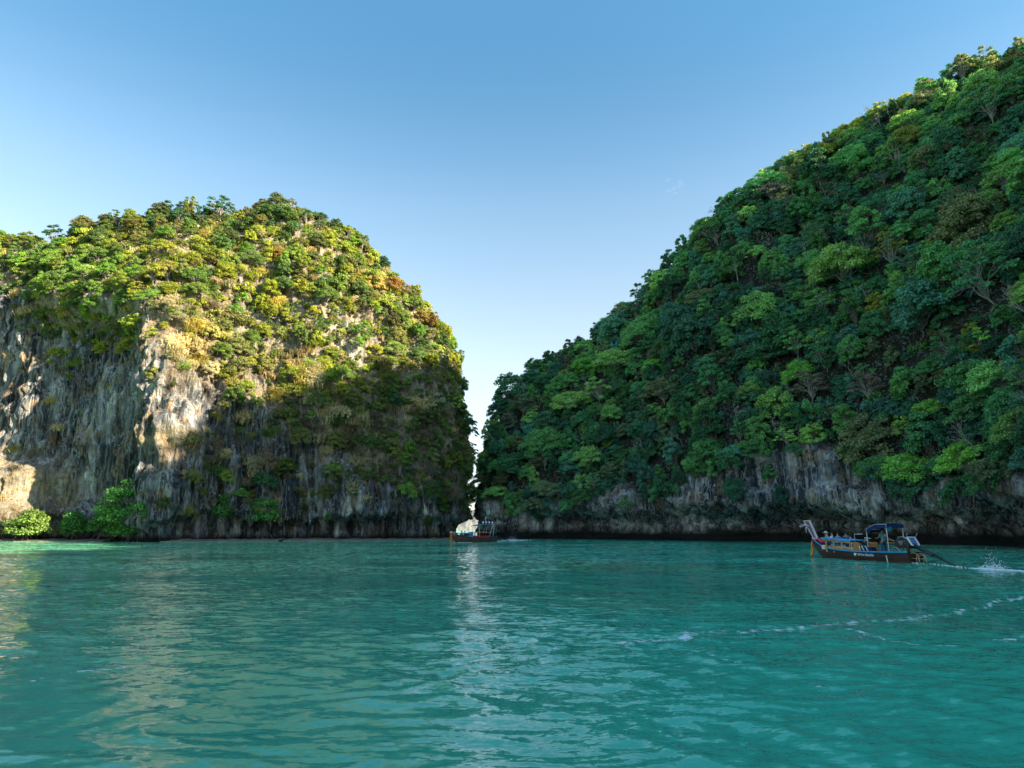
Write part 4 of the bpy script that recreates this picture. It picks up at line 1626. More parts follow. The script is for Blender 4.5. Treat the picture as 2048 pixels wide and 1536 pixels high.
PM = {
    'hull': plain("dark_red_hull_paint", (0.060, 0.022, 0.014), 0.45, 0.5, 0.5, 2.5, 0, (0.3, 1, 3)),
    'hull2': plain("reddish_hull_paint", (0.150, 0.055, 0.035), 0.5, 0.5, 0.45, 2.5, 0, (0.3, 1, 3)),
    'inner': plain("brown_deck", (0.16, 0.08, 0.04), 0.6, 0.3, 0.4, 4, 0, (0.3, 3, 3)),
    'teal': plain("bright_blue_trim", (0.03, 0.36, 0.56), 0.45, 0.5, 0.25, 5),
    'navy': plain("navy_trim", (0.010, 0.035, 0.13), 0.5, 0.4, 0.3, 5),
    'tealgreen': plain("teal_trim", (0.02, 0.16, 0.18), 0.5, 0.4, 0.3, 5),
    'wood': plain("varnished_wood", (0.46, 0.22, 0.075), 0.4, 0.5, 0.35, 5, 0, (0.25, 2, 4)),
    'palewood': plain("pale_wood", (0.55, 0.36, 0.19), 0.5, 0.4, 0.3, 5, 0, (0.3, 2, 3)),
    'white': plain("white_paint", (0.75, 0.75, 0.74), 0.4, 0.5, 0.12, 6),
    'pinkwhite': plain("pinkish_white_paint", (0.74, 0.58, 0.58), 0.5, 0.4, 0.12, 6),
    'mauve': plain("faded_mauve_board", (0.17, 0.13, 0.15), 0.6, 0.3, 0.3, 5),
    'awning': plain("blue_awning", (0.012, 0.030, 0.110), 0.75, 0.2, 0.3, 3),
    'skyblue': plain("sky_blue_cloth", (0.05, 0.33, 0.62), 0.8, 0.2, 0.25, 3),
    'engine': plain("black_engine_metal", (0.010, 0.012, 0.016), 0.35, 0.6, 0.5, 8),
    'metal': plain("grey_metal", (0.42, 0.45, 0.48), 0.35, 0.6, 0.2, 8, 0.7),
    'radiator': plain("blue_radiator", (0.07, 0.14, 0.28), 0.4, 0.5, 0.3, 8),
    'red': plain("red_cloth", (0.62, 0.04, 0.05), 0.8, 0.2, 0.2, 4),
    'pink': plain("pink_cloth", (0.66, 0.14, 0.24), 0.8, 0.2, 0.2, 4),
    'yellow': plain("yellow_ribbon", (0.62, 0.48, 0.05), 0.8, 0.2, 0.2, 4),
    'green': plain("green_ribbon", (0.08, 0.38, 0.12), 0.8, 0.2, 0.2, 4),
    'orange': plain("orange_ribbon", (0.80, 0.26, 0.03), 0.8, 0.2, 0.15, 4),
    'skin': plain("skin", (0.36, 0.20, 0.13), 0.6, 0.3, 0.08, 10),
    'skinpale': plain("lighter_skin", (0.55, 0.34, 0.24), 0.6, 0.3, 0.08, 10),
    'tealshirt': plain("teal_shirt", (0.04, 0.30, 0.36), 0.85, 0.15, 0.18, 8),
    'jeans': plain("blue_trousers", (0.03, 0.07, 0.17), 0.9, 0.1, 0.2, 8),
    'black': plain("black_cloth", (0.02, 0.02, 0.025), 0.9, 0.1, 0.3, 8),
    'whitecloth': plain("white_cloth", (0.66, 0.68, 0.72), 0.85, 0.15, 0.1, 8),
    'bluecloth': plain("light_blue_cloth", (0.22, 0.36, 0.62), 0.85, 0.15, 0.15, 8),
    'hair': plain("dark_hair", (0.018, 0.014, 0.012), 0.6, 0.3, 0.3, 12),
    'hat': plain("straw_hat", (0.55, 0.50, 0.42), 0.85, 0.15, 0.15, 10),
    'float': plain("white_float", (0.82, 0.84, 0.86), 0.4, 0.5, 0.05, 5),
}


def hull_prof(L, beam, sheer_stern, sheer_mid, sheer_bow):
    def b(s):
        return beam * float(np.interp(s, [0, .15, .35, .55, .72, .85, .94, 1.0], [.62, .82, 1.0, .96, .78, .52, .27, .07]))

    def zg(s):
        return float(np.interp(s, [0, .2, .45, .62, .75, .85, .93, 1.0],
                               [sheer_stern, sheer_mid + .01, sheer_mid - .02, sheer_mid + .03, sheer_mid + .13, sheer_mid + .30, sheer_mid + .55, sheer_bow]))

    def zk(s):
        return float(np.interp(s, [0, .5, .8, .92, 1.0], [-.30, -.34, -.22, .12, sheer_bow - .42]))
    return b, zg, zk


def longtail(root, L, beam, zs, zm, zb, cols):
    b, zg, zk = hull_prof(L, beam, zs, zm, zb)
    n = 40
    S = np.linspace(0, 1, n + 1)
    hull = MB()
    G = []
    for s in S:
        ring = []
        k, g, w = zk(s), zg(s), b(s)
        for side in (1, -1):
            q = [(0.0, 0.0), (0.42, 0.06), (0.74, 0.28), (0.90, 0.62), (1.0, 1.0)]
            r_ = [(s * L, side * w * a, k + (g - k) * c) for a, c in q]
            ring += r_[::-1] if side == 1 else r_[1:]
        G.append(ring)
    hull.grid(G)
    hull.f.append(tuple(range(9)))
    h = hull.build('hull', PM[cols['hull']], root, smooth=False, solid=0.05)
    deck = MB()
    Gd = [[(s * L, side * b(s) * .78, zk(s) + (zg(s) - zk(s)) * .45) for side in (1, 0, -1)] for s in S[1:-2]]
    deck.grid(Gd)
    deck.build('deck', PM['inner'], root, solid=0.03)
    for side in (1, -1):
        pts = [(s * L, side * (b(s) + .035), zg(s) - .02) for s in S]
        t = MB().tube(pts, 0.045, 6)
        t.build('gunwale', PM[cols['trim']], root, smooth=True)
        pts = [(s * L, side * (b(s) + .02), zg(s) - .11) for s in S]
        MB().tube(pts, 0.038, 6).build('rubbing_strake', PM[cols['trim2']], root, smooth=True)
    rib = MB()
    for s in S[3:-4:3]:
        for side in (1, -1):
            rib.beam((s * L, side * b(s) * .75, zk(s) + .32), (s * L, side * (b(s) - .05), zg(s) - .04), .05, .05)
    rib.build('frames', PM['inner'], root, kind='stuff')
    return b, zg, zk


def skin_mesh(name, pts, edges, radii, mat, parent, root_i=0, sub=2):
    me = bpy.data.meshes.new(name)
    me.from_pydata([tuple(p) for p in pts], edges, [])
    me.update()
    o = link(name, me, mat, parent)
    md = o.modifiers.new("skin", 'SKIN')
    for i, r_ in enumerate(radii):
        d = me.skin_vertices[0].data[i]
        d.radius = (r_, r_) if np.isscalar(r_) else r_
        d.use_root = (i == root_i)
    md.use_smooth_shade = True
    md = o.modifiers.new("smooth", 'SUBSURF')
    md.levels = md.render_levels = sub
    me.materials.clear()
    me.materials.append(mat)
    return o


def person(label, group, M, pose, shirt, legs, skin='skin', hat=None, sleeves=True, category='person', hairc='hair'):
    """pose: dict of joint positions in the person's frame; x forward, y left, z up, pelvis near the origin"""
    root = bpy.data.objects.new('person', None)
    C.objects.link(root)
    root.matrix_world = M
    root['label'] = label
    root['category'] = category
    if group:
        root['group'] = group
    J = pose
    names = ['pelvis', 'belly', 'chest', 'neck', 'head0', 'head', 'crown',
             'hipL', 'kneeL', 'ankleL', 'toeL', 'hipR', 'kneeR', 'ankleR', 'toeR',
             'shL', 'elL', 'wrL', 'paL', 'shR', 'elR', 'wrR', 'paR']
    rad = [(.13, .11), (.125, .10), (.14, .11), .052, .060, (.088, .078), .062,
           .085, .058, .040, .034, .085, .058, .040, .034,
           .055, .042, .030, .034, .055, .042, .030, .034]
    P0 = [np.array(J[k], float) for k in names]
    E = [(0, 1), (1, 2), (2, 3), (3, 4), (4, 5), (5, 6), (0, 7), (7, 8), (8, 9), (9, 10), (0, 11), (11, 12), (12, 13), (13, 14),
         (2, 15), (15, 16), (16, 17), (17, 18), (2, 19), (19, 20), (20, 21), (21, 22)]
    # nose and ears
    fwd = np.array(J['face'], float)
    fwd /= np.linalg.norm(fwd)
    upv = P0[6] - P0[4]
    upv /= np.linalg.norm(upv)
    side = np.cross(upv, fwd)
    pts, radii = list(P0), list(rad)
    for off, r_ in ((fwd * .098 - upv * .012, .014), (side * .088, .016), (-side * .088, .016)):
        pts.append(P0[5] + off)
        radii.append(r_)
        E.append((5, len(pts) - 1))
    # five fingers on each hand
    for pal, wr in ((18, 17), (22, 21)):
        d = P0[pal] - P0[wr]
        d /= max(np.linalg.norm(d), 1e-6)
        s_ = np.cross(d, (0, 0, 1.0))
        s_ /= max(np.linalg.norm(s_), 1e-6)
        dn = np.cross(s_, d)
        for k, (o_, ln) in enumerate(((-.036, .055), (-.013, .075), (.012, .080), (.036, .070))):
            a = P0[pal] + s_ * o_ + d * .03
            m_ = a + d * ln * .6 + dn * .008
            e = m_ + d * ln * .35 + dn * .03
            i0 = len(pts)
            pts += [a, m_, e]
            radii += [.010, .009, .008]
            E += [(pal, i0), (i0, i0 + 1), (i0 + 1, i0 + 2)]
        i0 = len(pts)
        a = P0[pal] - s_ * .045 - d * .015
        pts += [a, a - s_ * .02 + d * .04]
        radii += [.012, .010]
        E += [(pal, i0), (i0, i0 + 1)]
    skin_mesh('body', pts, E, radii, PM[skin], root)
    # shirt over chest and upper arms
    lerp = lambda a, b_, t: np.array(J[a], float) * (1 - t) + np.array(J[b_], float) * t
    sp_ = [lerp('pelvis', 'belly', .1), J['belly'], J['chest'], lerp('chest', 'neck', .55), J['shL'], lerp('shL', 'elL', .75), J['shR'], lerp('shR', 'elR', .75)]
    se = [(0, 1), (1, 2), (2, 3), (2, 4), (4, 5), (2, 6), (6, 7)]
    sr = [(.155, .13), (.150, .122), (.165, .130), .065, .078, .062, .078, .062]
    if sleeves == 'long':
        sp_ += [lerp('elL', 'wrL', .9), lerp('elR', 'wrR', .9)]
        se += [(5, 8), (7, 9)]
        sr += [.044, .044]
    skin_mesh('shirt', sp_, se, sr, PM[shirt], root, 1)
    tp = [lerp('pelvis', 'belly', .15), J['pelvis'], J['hipL'], J['kneeL'], lerp('kneeL', 'ankleL', .85), J['hipR'], J['kneeR'], lerp('kneeR', 'ankleR', .85)]
    skin_mesh('trousers', tp, [(0, 1), (1, 2), (2, 3), (3, 4), (1, 5), (5, 6), (6, 7)], [(.145, .12), (.15, .125), .10, .075, .058, .10, .075, .058], PM[legs], root, 1)
    c = P0[5] + upv * .028 - fwd * .018
    hair = MB()
    Gh = []
    for i in range(9):
        th = math.pi * i / 8 * .62
        ring = []
        for k in range(13):
            ph = 2 * math.pi * k / 12
            d = upv * math.cos(th) + math.sin(th) * (side * math.cos(ph) + fwd * math.sin(ph) * (1.0 if math.sin(ph) < 0 else .86))
            ring.append(c + d * np.array(.112))
        Gh.append(ring)
    hair.grid(Gh)
    hair.build('hair', PM[hairc], root, smooth=True, solid=0.015)
    if hat:
        hb = MB()
        Gh = []
        for rr_, zz_ in ((.001, .13), (.06, .128), (.095, .11), (.105, .06), (.11, .02), (.17, .01), (.225, -.012)):
            Gh.append([P0[5] + upv * (.045 + zz_) + rr_ * (side * math.cos(2 * math.pi * k / 20) + fwd * math.sin(2 * math.pi * k / 20)) for k in range(21)])
        hb.grid(Gh)
        hb.build('hat', PM[hat], root, smooth=True, solid=0.012)
    return root


def standing(turn=0.0, armR='down', armL='down'):
    J = dict(pelvis=(0, 0, .95), belly=(0, 0, 1.10), chest=(0, 0, 1.33), neck=(.01, 0, 1.48), head0=(.015, 0, 1.54), head=(.02, 0, 1.62), crown=(.015, 0, 1.68),
             hipL=(0, .10, .88), kneeL=(.03, .13, .50), ankleL=(0, .14, .10), toeL=(.13, .15, .04), hipR=(0, -.10, .88), kneeR=(.03, -.13, .50), ankleR=(0, -.15, .10), toeR=(.13, -.16, .04),
             shL=(0, .19, 1.39), shR=(0, -.19, 1.39), face=(1, 0, 0))
    arms = {'down': ((0, .25, 1.12), (.06, .27, .88), (.08, .27, .81)), 'fwd': ((.12, .26, 1.16), (.36, .18, 1.10), (.43, .16, 1.10)),
            'back': ((-.12, .30, 1.14), (-.34, .34, 1.02), (-.41, .34, 1.00)), 'phone': ((.22, .22, 1.24), (.34, .10, 1.44), (.36, .09, 1.51))}
    for sd, k, sg in (('L', armL, 1), ('R', armR, -1)):
        a = arms[k]
        for nm, q in zip(('el', 'wr', 'pa'), a):
            J[nm + sd] = (q[0], sg * q[1], q[2])
    return J


def seated(armR='lap', armL='lap', lean_=0.05):
    J = standing(armR='down' if armR == 'lap' else armR, armL='down' if armL == 'lap' else armL)
    for k in list(J):
        if k == 'face':
            continue
        x, y, z = J[k]
        if z > 0.9 or k[:2] in ('el', 'wr', 'pa'):
            J[k] = (x - lean_ * (z - .95), y, z - .93)
    for sd, sg in (('L', 1), ('R', -1)):
        J['hip' + sd] = (.02, sg * .11, .0)
        J['knee' + sd] = (.42, sg * .16, .04)
        J['ankle' + sd] = (.44, sg * .17, -.36)
        J['toe' + sd] = (.57, sg * .18, -.41)
    J['pelvis'] = (0, 0, .02)
    if armR == 'lap':
        J['elR'], J['wrR'], J['paR'] = (.06, -.26, .20), (.26, -.16, .12), (.33, -.13, .11)
    if armL == 'lap':
        J['elL'], J['wrL'], J['paL'] = (.06, .26, .20), (.26, .16, .12), (.33, .13, .11)
    return J


def boat_frame(stern, bow):
    a, b_ = Vector((stern[0], stern[1], 0)), Vector((bow[0], bow[1], 0))
    d = (b_ - a)
    return Matrix.Translation(a) @ Matrix.Rotation(math.atan2(d.y, d.x), 4, 'Z'), d.length


# ---- near boat
MN, LN = boat_frame((26.15, 44.6), (23.9, 54.3))
rt = bpy.data.objects.new('longtail_boat', None)
C.objects.link(rt)
rt.matrix_world = MN
rt['label'] = 'near longtail boat with bright blue trim and rear awning before the right cliff'
rt['category'] = 'boat'
b, zg, zk = longtail(rt, LN, .95, .70, .64, 1.48, dict(hull='hull', trim='teal', trim2='navy'))
# prow board, leaning forward, wide at the top
pw = MB()
base, top = np.array((LN - .30, 0, 1.40)), np.array((LN + .62, 0, 2.78))
ax = np.array((1.0, 0, 0))
quad = [base - ax * .20, base + ax * .17, top + ax * .30, top - ax * .36]
for y in (-.05, .05):
    pw.v += [tuple(q + (0, y, 0)) for q in quad]
pw.f += [(0, 1, 2, 3), (7, 6, 5, 4), (0, 4, 5, 1), (1, 5, 6, 2), (2, 6, 7, 3), (3, 7, 4, 0)]
po = pw.build('prow', PM['mauve'], rt)
fr = MB()
for i in range(4):
    fr.beam(quad[i], quad[(i + 1) % 4], .14, .07)
fr.build('prow_border', PM['pinkwhite'], po)
stem = MB()
stem.beam((LN - .75, 0, .35), (LN - .10, 0, 1.42), .10, .20)
stem.build('stem', PM['hull'], rt)
# garlands round the prow
g = MB()
a0 = np.array((LN + .15, 0.06, 1.98))
for k in range(2):
    pts = [top + np.array((-.30 + .0 * t, .07, -.42)) + np.array((t * 1.25, .05 * math.sin(5 * t), .10 * math.sin(4.5 * t + k) + .12 * t)) for t in np.linspace(0, 1, 9)]
    pts = [p + np.array((0, 0.03 * k, -.05 * k)) for p in pts]
    g.tube(pts, [.03, .035, .04, .035, .03, .035, .03, .025, .01], 6)
g.tube([top + np.array((.02, .08, -.45)), top + np.array((0.05, .10, -.70)), top + np.array((0.0, .10, -.95))], [.04, .035, .01], 6)
g.build('garland', PM['pinkwhite'], rt, smooth=True)
for nm, mt, dx, ln, w in (('ribbon', 'yellow', .30, 1.30, .055), ('ribbon', 'green', .24, 1.15, .05), ('ribbon', 'red', .05, 1.25, .07), ('ribbon', 'orange', .10, 1.15, .05)):
    q = MB()
    p0 = np.array((LN - .05, .12, 1.40))
    q.grid([[p0 + np.array((dx * 1.3 * t, .03 * math.sin(6 * t + dx * 20) + s_ * .01, -ln * t)) + np.array((s_ * w * (.5 + .8 * t), 0, 0)) for s_ in (-1, 1)] for t in np.linspace(0, 1, 8)])
    q.build(nm, PM[mt], rt, solid=.01)
rope = MB()
rope.tube([(LN - .18 + .19 * math.cos(t), .12 * math.sin(t), 1.42 + .04 * math.sin(2 * t)) for t in np.linspace(0, 2 * math.pi, 13)], .06, 6, False)
rope.build('cloth_wrap', PM['pinkwhite'], rt, smooth=True)
cl = MB()
cl.grid([[(LN - .55 - 1.15 * u_, (v_ - .5) * 2 * b(1 - (.55 + 1.15 * u_) / LN) * .95, 1.42 - .34 * u_ + .07 * math.sin(9 * u_ + 5 * v_) - .10 * abs(v_ - .5)) for v_ in np.linspace(0, 1, 7)] for u_ in np.linspace(0, 1, 8)])
cl.build('bow_cloth', PM['red'], rt, smooth=True, solid=.03)
cl2 = MB()
cl2.grid([[(LN - 1.25 - .40 * u_, (v_ - .5) * 1.0, 1.33 - .16 * u_ + .05 * math.sin(7 * v_)) for v_ in np.linspace(0, 1, 5)] for u_ in np.linspace(0, 1, 4)])
cl2.build('folded_towel', PM['pink'], rt, smooth=True, solid=.05)
# bow thwart and seats
for x, s_ in ((8.35, .55), (7.35, .7), (6.75, .75), (5.75, .85)):
    MB().box((x - .22, -s_ * .85, .84), (x + .22, s_ * .85, .90)).build('seat', PM['palewood'], rt, bevel=.01)
# low side frame with folded awning
zr = lambda x: 1.18 + .055 * max(0, x - 5.0)
for sd in (1, -1):
    r_ = MB()
    xs = np.linspace(4.1, 8.0, 9)
    for x0_, x1_ in zip(xs[:-1], xs[1:]):
        r_.beam((x0_, sd * .78, zr(x0_)), (x1_ + .005, sd * .78 if x1_ < 7 else sd * .70, zr(x1_)), .05, .10)
    r_.build('side_rail', PM['wood'], rt)
    r2 = MB()
    r2.tube([(x, sd * (.78 if x < 7 else .70), zr(x) + .11 + .015 * math.sin(7 * x)) for x in np.linspace(4.9, 8.1, 16)], [.05 + .02 * math.sin(3 * k) ** 2 for k in range(16)], 7)
    r2.build('rolled_awning', PM['skyblue'], rt, smooth=True)
    r3 = MB()
    r3.beam((4.0, sd * .74, zr(4) - .17), (7.8, sd * .70, zr(7.8) - .19), .03, .09)
    r3.build('lower_rail', PM['navy'], rt)
    for x in (4.95, 5.8, 6.65, 7.5):
        MB().beam((x, sd * .76, .45), (x, sd * .76, zr(x) - .05), .14, .07).build('post', PM['palewood'], rt, bevel=.01)
    s5 = MB()
    s5.beam((4.1, sd * .80, .74), (7.3, sd * .76, .82), .04, .22)
    s5.build('side_board', PM['wood'], rt, bevel=.008)
    MB().beam((4.7, sd * .835, .80), (6.4, sd * .815, .84), .02, .10).build('board_stripe', PM['palewood'], rt)
tp = MB()
tp.grid([[(x, y, zr(x) + .12 + .05 * math.cos(y * 1.8) + .02 * math.sin(6 * x + 4 * y)) for y in np.linspace(-.74, .74, 7)] for x in np.linspace(4.9, 6.4, 9)])
tp.build('folded_canopy', PM['skyblue'], rt, smooth=True, solid=.04)
cb = MB()
for k in range(4):
    cb.box((4.02 + .16 * k, .60, .55), (4.16 + .16 * k, .79, 1.16))
cb.box((4.0, -.75, .55), (4.7, -.60, 1.14))
cb.build('cabinet', PM['wood'], rt, bevel=.01)
MB().beam((4.7, .84, .5), (4.7, .84, zr(4.7)), .03, .03).build('white_pole', PM['white'], rt)
# white tube frames
wf = MB()
wf.tube([(4.75, .5, 1.25), (4.75, .5, 1.78), (3.95, .5, 1.80)], .022, 6)
wf.tube([(4.0, .3, 1.30), (3.95, .35, 1.55), (3.3, .4, 1.50)], .026, 6)
wf.tube([(3.9, .5, 1.25), (3.6, .5, 1.45), (3.5, .5, 1.25)], .03, 6)
wf.build('tube_frame', PM['white'], rt, smooth=True)
lw = MB()
lw.beam((3.6, -.6, 1.22), (1.5, -.6, 1.22), .05, .10)
lw.beam((4.1, .0, 1.20), (3.2, .55, 1.18), .06, .10)
lw.build('cross_rail', PM['wood'], rt)
st = MB()
for x0_, x1_ in ((4.0, 3.85), (3.78, 3.50), (3.42, 3.12)):
    st.tube([(x0_, .82, .98), (x1_, .88, .68)], .03, 6)
st.build('white_stay', PM['white'], rt, smooth=True)
dn_ = MB()
dn_.box((3.0, .30, .55), (3.9, .72, .92))
dn_.build('blue_crate', PM['awning'], rt, bevel=.03)
# rear awning on poles
aw = MB()
aw.grid([[(x, y, (2.12 + .34 * min(1, (3.4 - x) / 0.9)) + .05 * math.cos(y * 2.2)) for y in (-.65, -.5, -.25, 0, .25, .5, .65)] for x in (3.4, 3.1, 2.8, 2.5, 2.2, 1.8, 1.4)])
awn = aw.build('awning', PM['awning'], rt, solid=.03)
va = MB()
va.grid([[(x, .655, (2.10 + .34 * min(1, (3.4 - x) / 0.9)) - d * (.24 + .03 * math.sin(9 * x))) for x in (3.4, 3.1, 2.8, 2.5, 2.2, 1.8, 1.4)] for d in (0, 1)])
va.grid([[(3.41, y, 2.10 - d * .16) for y in (-.65, 0, .65)] for d in (0, 1)])
va.grid([[(1.39, y, 2.44 - d * .22) for y in (-.65, 0, .65)] for d in (0, 1)])
va.build('valance', PM['awning'], awn, solid=.012)
ae = MB()
ae.tube([(3.4, .68, 2.12), (2.5, .68, 2.46), (1.4, .68, 2.47)], .014, 6)
ae.tube([(3.4, -.66, 2.10), (2.5, -.66, 2.44), (1.4, -.66, 2.46)], .022, 6)
ae.tube([(3.4, -.66, 2.10), (3.4, .66, 2.10)], .02, 6)
ae.build('awning_frame', PM['white'], awn, smooth=True)
for x, sd in ((3.36, 1), (3.36, -1), (1.5, 1), (1.5, -1)):
    MB().tube([(x, sd * .64, .55), (x, sd * .64, 2.12 if x > 3 else 2.44)], .024, 8).build('pole', PM['white'], rt, smooth=True)
MB().box((1.35, .30, 1.95), (1.75, .55, 2.30)).build('hanging_bag', PM['tealgreen'], rt, bevel=.06)
# engine on the stern
en = MB()
en.box((.10, -.34, .92), (1.25, .34, 1.45))
en.box((.30, -.28, 1.43), (1.10, .28, 1.68))
en.box((.30, -.36, 1.10), (.60, .36, 1.36))
en.tube([(.55, 0, .55), (.50, 0, 1.05)], .09, 8)
eo = en.build('engine', PM['engine'], rt, bevel=.035)
ed = MB()
ed.tube([(.15, .31, 1.50), (.5, .33, 1.66), (.9, .30, 1.62), (1.10, .28, 1.40)], .045, 7)
ed.tube([(.30, .2, 1.6), (.32, .2, 1.82), (.20, .2, 1.85)], .03, 6)
ed.tube([(-.05, -.1, 1.6), (-.25, -.1, 1.88)], .02, 6)
for k in range(5):
    ed.tube([(.95 - .13 * k, .30, 1.12), (.93 - .13 * k, .34, 1.40)], .022, 6)
ed.tube([(.70 + .10 * math.cos(t), .36, 1.25 + .10 * math.sin(t)) for t in np.linspace(0, 2 * math.pi, 13)], .022, 6, False)
ed.build('exhaust_pipe', PM['metal'], eo, smooth=True)
ra = MB()
for y in (-.28, .28):
    ra.v += [(.22, y, 1.62), (-.10, y, 1.14), (-.04, y, 1.10), (.30, y, 1.60)]
ra.f += [(0, 1, 2, 3), (7, 6, 5, 4), (0, 4, 5, 1), (1, 5, 6, 2), (2, 6, 7, 3), (3, 7, 4, 0)]
rr0 = ra.build('radiator', PM['radiator'], eo)
rb = MB()
cs = [(.21, -.28, 1.63), (.21, .28, 1.63), (-.12, .28, 1.13), (-.12, -.28, 1.13)]
for i in range(4):
    rb.beam(cs[i], cs[(i + 1) % 4], .09, .07)
rb.build('radiator_border', PM['white'], rr0)
hd = MB()
hd.tube([(1.05, .05, 1.30), (1.5, .10, 1.36), (2.15, .30, 1.50)], .025, 6)
hd.build('steering_handle', PM['metal'], eo, smooth=True)
tipw = MN.inverted() @ Vector((25.75, 39.3, -0.15))
s0 = np.array((.05, 0, 1.12))
tp_ = np.array(tipw)
mid_ = s0 + (tp_ - s0) * .42
ts_ = MB()
ts_.tube([s0, mid_], [.14, .12], 10)
tso = ts_.build('tail_shaft', PM['engine'], rt, smooth=True)
MB().tube([mid_, tp_], [.075, .06], 8).build('thin_shaft', PM['engine'], tso, smooth=True)
pr = MB()
for k in range(3):
    a = 2 * math.pi * k / 3
    d = (tp_ - s0) / np.linalg.norm(tp_ - s0)
    u1 = np.cross(d, (0, 1, 0)); u1 /= np.linalg.norm(u1); u2 = np.cross(d, u1)
    e = math.cos(a) * u1 + math.sin(a) * u2
    f_ = -math.sin(a) * u1 + math.cos(a) * u2
    pr.add([tp_, tp_ + e * .10 + f_ * .05, tp_ + e * .19, tp_ + e * .11 - f_ * .05], [(0, 1, 2, 3)])
pr.build('propeller', PM['metal'], tso, solid=.015)
hp = MB()
for x, r_, y in ((-.22, .44, .35), (-.55, .40, .10), (-.35, .30, -.15)):
    hp.tube([(x + r_ * math.cos(t), y, .22 + r_ * math.sin(t)) for t in np.linspace(-.35, math.pi + .35, 17)], .025, 6)
hp.tube([(.1, .35, .30), (-.9, .20, .30)], .022, 6)
hp.build('tail_guard', PM['palewood'], rt, smooth=True)
ch = MB()
ch.tube([(.95 + .35 * math.cos(t), .62, .68 + .30 * math.sin(t)) for t in np.linspace(0, math.pi, 13)], .025, 6)
ch.build('hoop', PM['metal'], rt, smooth=True)
MB().beam((1.47, .925, .44), (1.47, .865, .02), .05, .05).build('hull_marker', PM['white'], rt)
# painted name on the port side
tc = bpy.data.curves.new('lettering', 'FONT')
tc.body = "\u2665 BWon Bandita"
tc.size = .26
tc.extrude = .004
tc.materials.append(PM['white'])
tmpo = bpy.data.objects.new('lettering_text', tc)
C.objects.link(tmpo)
lme = bpy.data.meshes.new_from_object(tmpo.evaluated_get(bpy.context.evaluated_depsgraph_get()))
bpy.data.objects.remove(tmpo)
to = link('lettering', lme, None, rt)
to.rotation_euler = (math.radians(90 - 12), 0, math.radians(180))
to.location = (4.45, 1.005, .33)


def in_boat(M, x, y, z, yaw=0.0):
    return M @ Matrix.Translation((x, y, z)) @ Matrix.Rotation(yaw, 4, 'Z')


hm = person('man in teal shirt with round white back print, standing at near boat stern', None,
            in_boat(MN, 2.45, .15, .42, math.radians(5)), standing(armR='back', armL='fwd'), 'tealshirt', 'jeans')
em = MB()
em.grid([[(-.195 - .006 * math.cos(rr_ * 9), rr_ * math.cos(t), 1.30 + rr_ * math.sin(t)) for t in np.linspace(0, 2 * math.pi, 17)] for rr_ in (.001, .055, .095)])
em.build('round_print', PM['whitecloth'], hm, solid=.012)
person('passenger in dark clothes and pale sun hat near the bow of the near boat', 'passengers in the near boat',
       in_boat(MN, 8.3, .10, 1.12, math.radians(160)), seated(lean_=.0), 'black', 'black', 'skinpale', hat='hat', sleeves='long')
person('passenger in white shirt raising a phone, in the front half of the near boat', 'passengers in the near boat',
       in_boat(MN, 7.45, .25, 1.12, math.radians(60)), seated(armL='phone', armR='phone'), 'whitecloth', 'jeans', 'skinpale')
person('passenger in light blue shirt leaning on the rolled awning of the near boat', 'passengers in the near boat',
       in_boat(MN, 6.9, .20, 1.10, math.radians(20)), seated(armL='fwd'), 'bluecloth', 'whitecloth', 'skinpale', sleeves='long')
person('passenger in dark blue shirt on the far side of the near boat', 'passengers in the near boat',
       in_boat(MN, 6.55, -.25, 1.15, math.radians(-30)), seated(), 'jeans', 'black', 'skin')
person('passenger with bent head seated last before the wooden cabinet in the near boat', 'passengers in the near boat',
       in_boat(MN, 5.8, .0, .92, math.radians(0)), seated(), 'skyblue', 'jeans', 'skinpale')
for x, y, c_, lb in ((6.95, .62, 'skyblue', 'sky blue bag hanging under the front rail of the near boat'), (5.75, .62, 'skyblue', 'sky blue bag hanging under the rail behind the middle post of the near boat')):
    bg = MB()
    bg.box((x - .22, y - .1, .70), (x + .22, y + .08, 1.05))
    o = bg.build('bag', PM[c_], None, bevel=.07, label=lb, category='bag', group='bags in the near boat')
    o.matrix_world = MN
st_ = MB()
st_.box((7.75, .45, .62), (8.15, .72, .95))
o = st_.build('cooler_box', PM['pinkwhite'], None, bevel=.04, label='pale box by the gunwale below the hatted passenger in the near boat', category='box')
o.matrix_world = MN

# ---- far boat
MF, LF = boat_frame((-2.75, 110.5), (-9.3, 104.2))
rf = bpy.data.objects.new('longtail_boat', None)
C.objects.link(rf)
rf.matrix_world = MF
rf['label'] = 'far longtail boat with teal trim and orange ribbon, crossing in front of the gap'
rf['category'] = 'boat'
b, zg, zk = longtail(rf, LF, 1.0, .80, .78, 1.50, dict(hull='hull2', trim='tealgreen', trim2='navy'))
pw = MB()
base, top = np.array((LF - .25, 0, 1.40)), np.array((LF + .65, 0, 2.95))
quad = [base - ax * .22, base + ax * .16, top + ax * .22, top - ax * .26]
for y in (-.07, .07):
    pw.v += [tuple(q + (0, y, 0)) for q in quad]
pw.f += [(0, 1, 2, 3), (7, 6, 5, 4), (0, 4, 5, 1), (1, 5, 6, 2), (2, 6, 7, 3), (3, 7, 4, 0)]
pw.build('prow', PM['hull'], rf)
q = MB()
q.grid([[(LF + .05 + s_ * (.10 + .10 * t) + .05 * math.sin(4 * t), .12, 1.55 - 1.45 * t) for s_ in (-1, 0, 1)] for t in np.linspace(0, 1, 8)])
q.build('ribbon', PM['orange'], rf, solid=.05)
wr_ = MB()
wr_.tube([(LF - .10 + .26 * math.cos(t), .22 * math.sin(t), 1.52 + .10 * math.sin(t * 2)) for t in np.linspace(0, 2 * math.pi, 13)], .09, 6, False)
wr_.build('cloth_wrap', PM['pinkwhite'], rf, smooth=True)
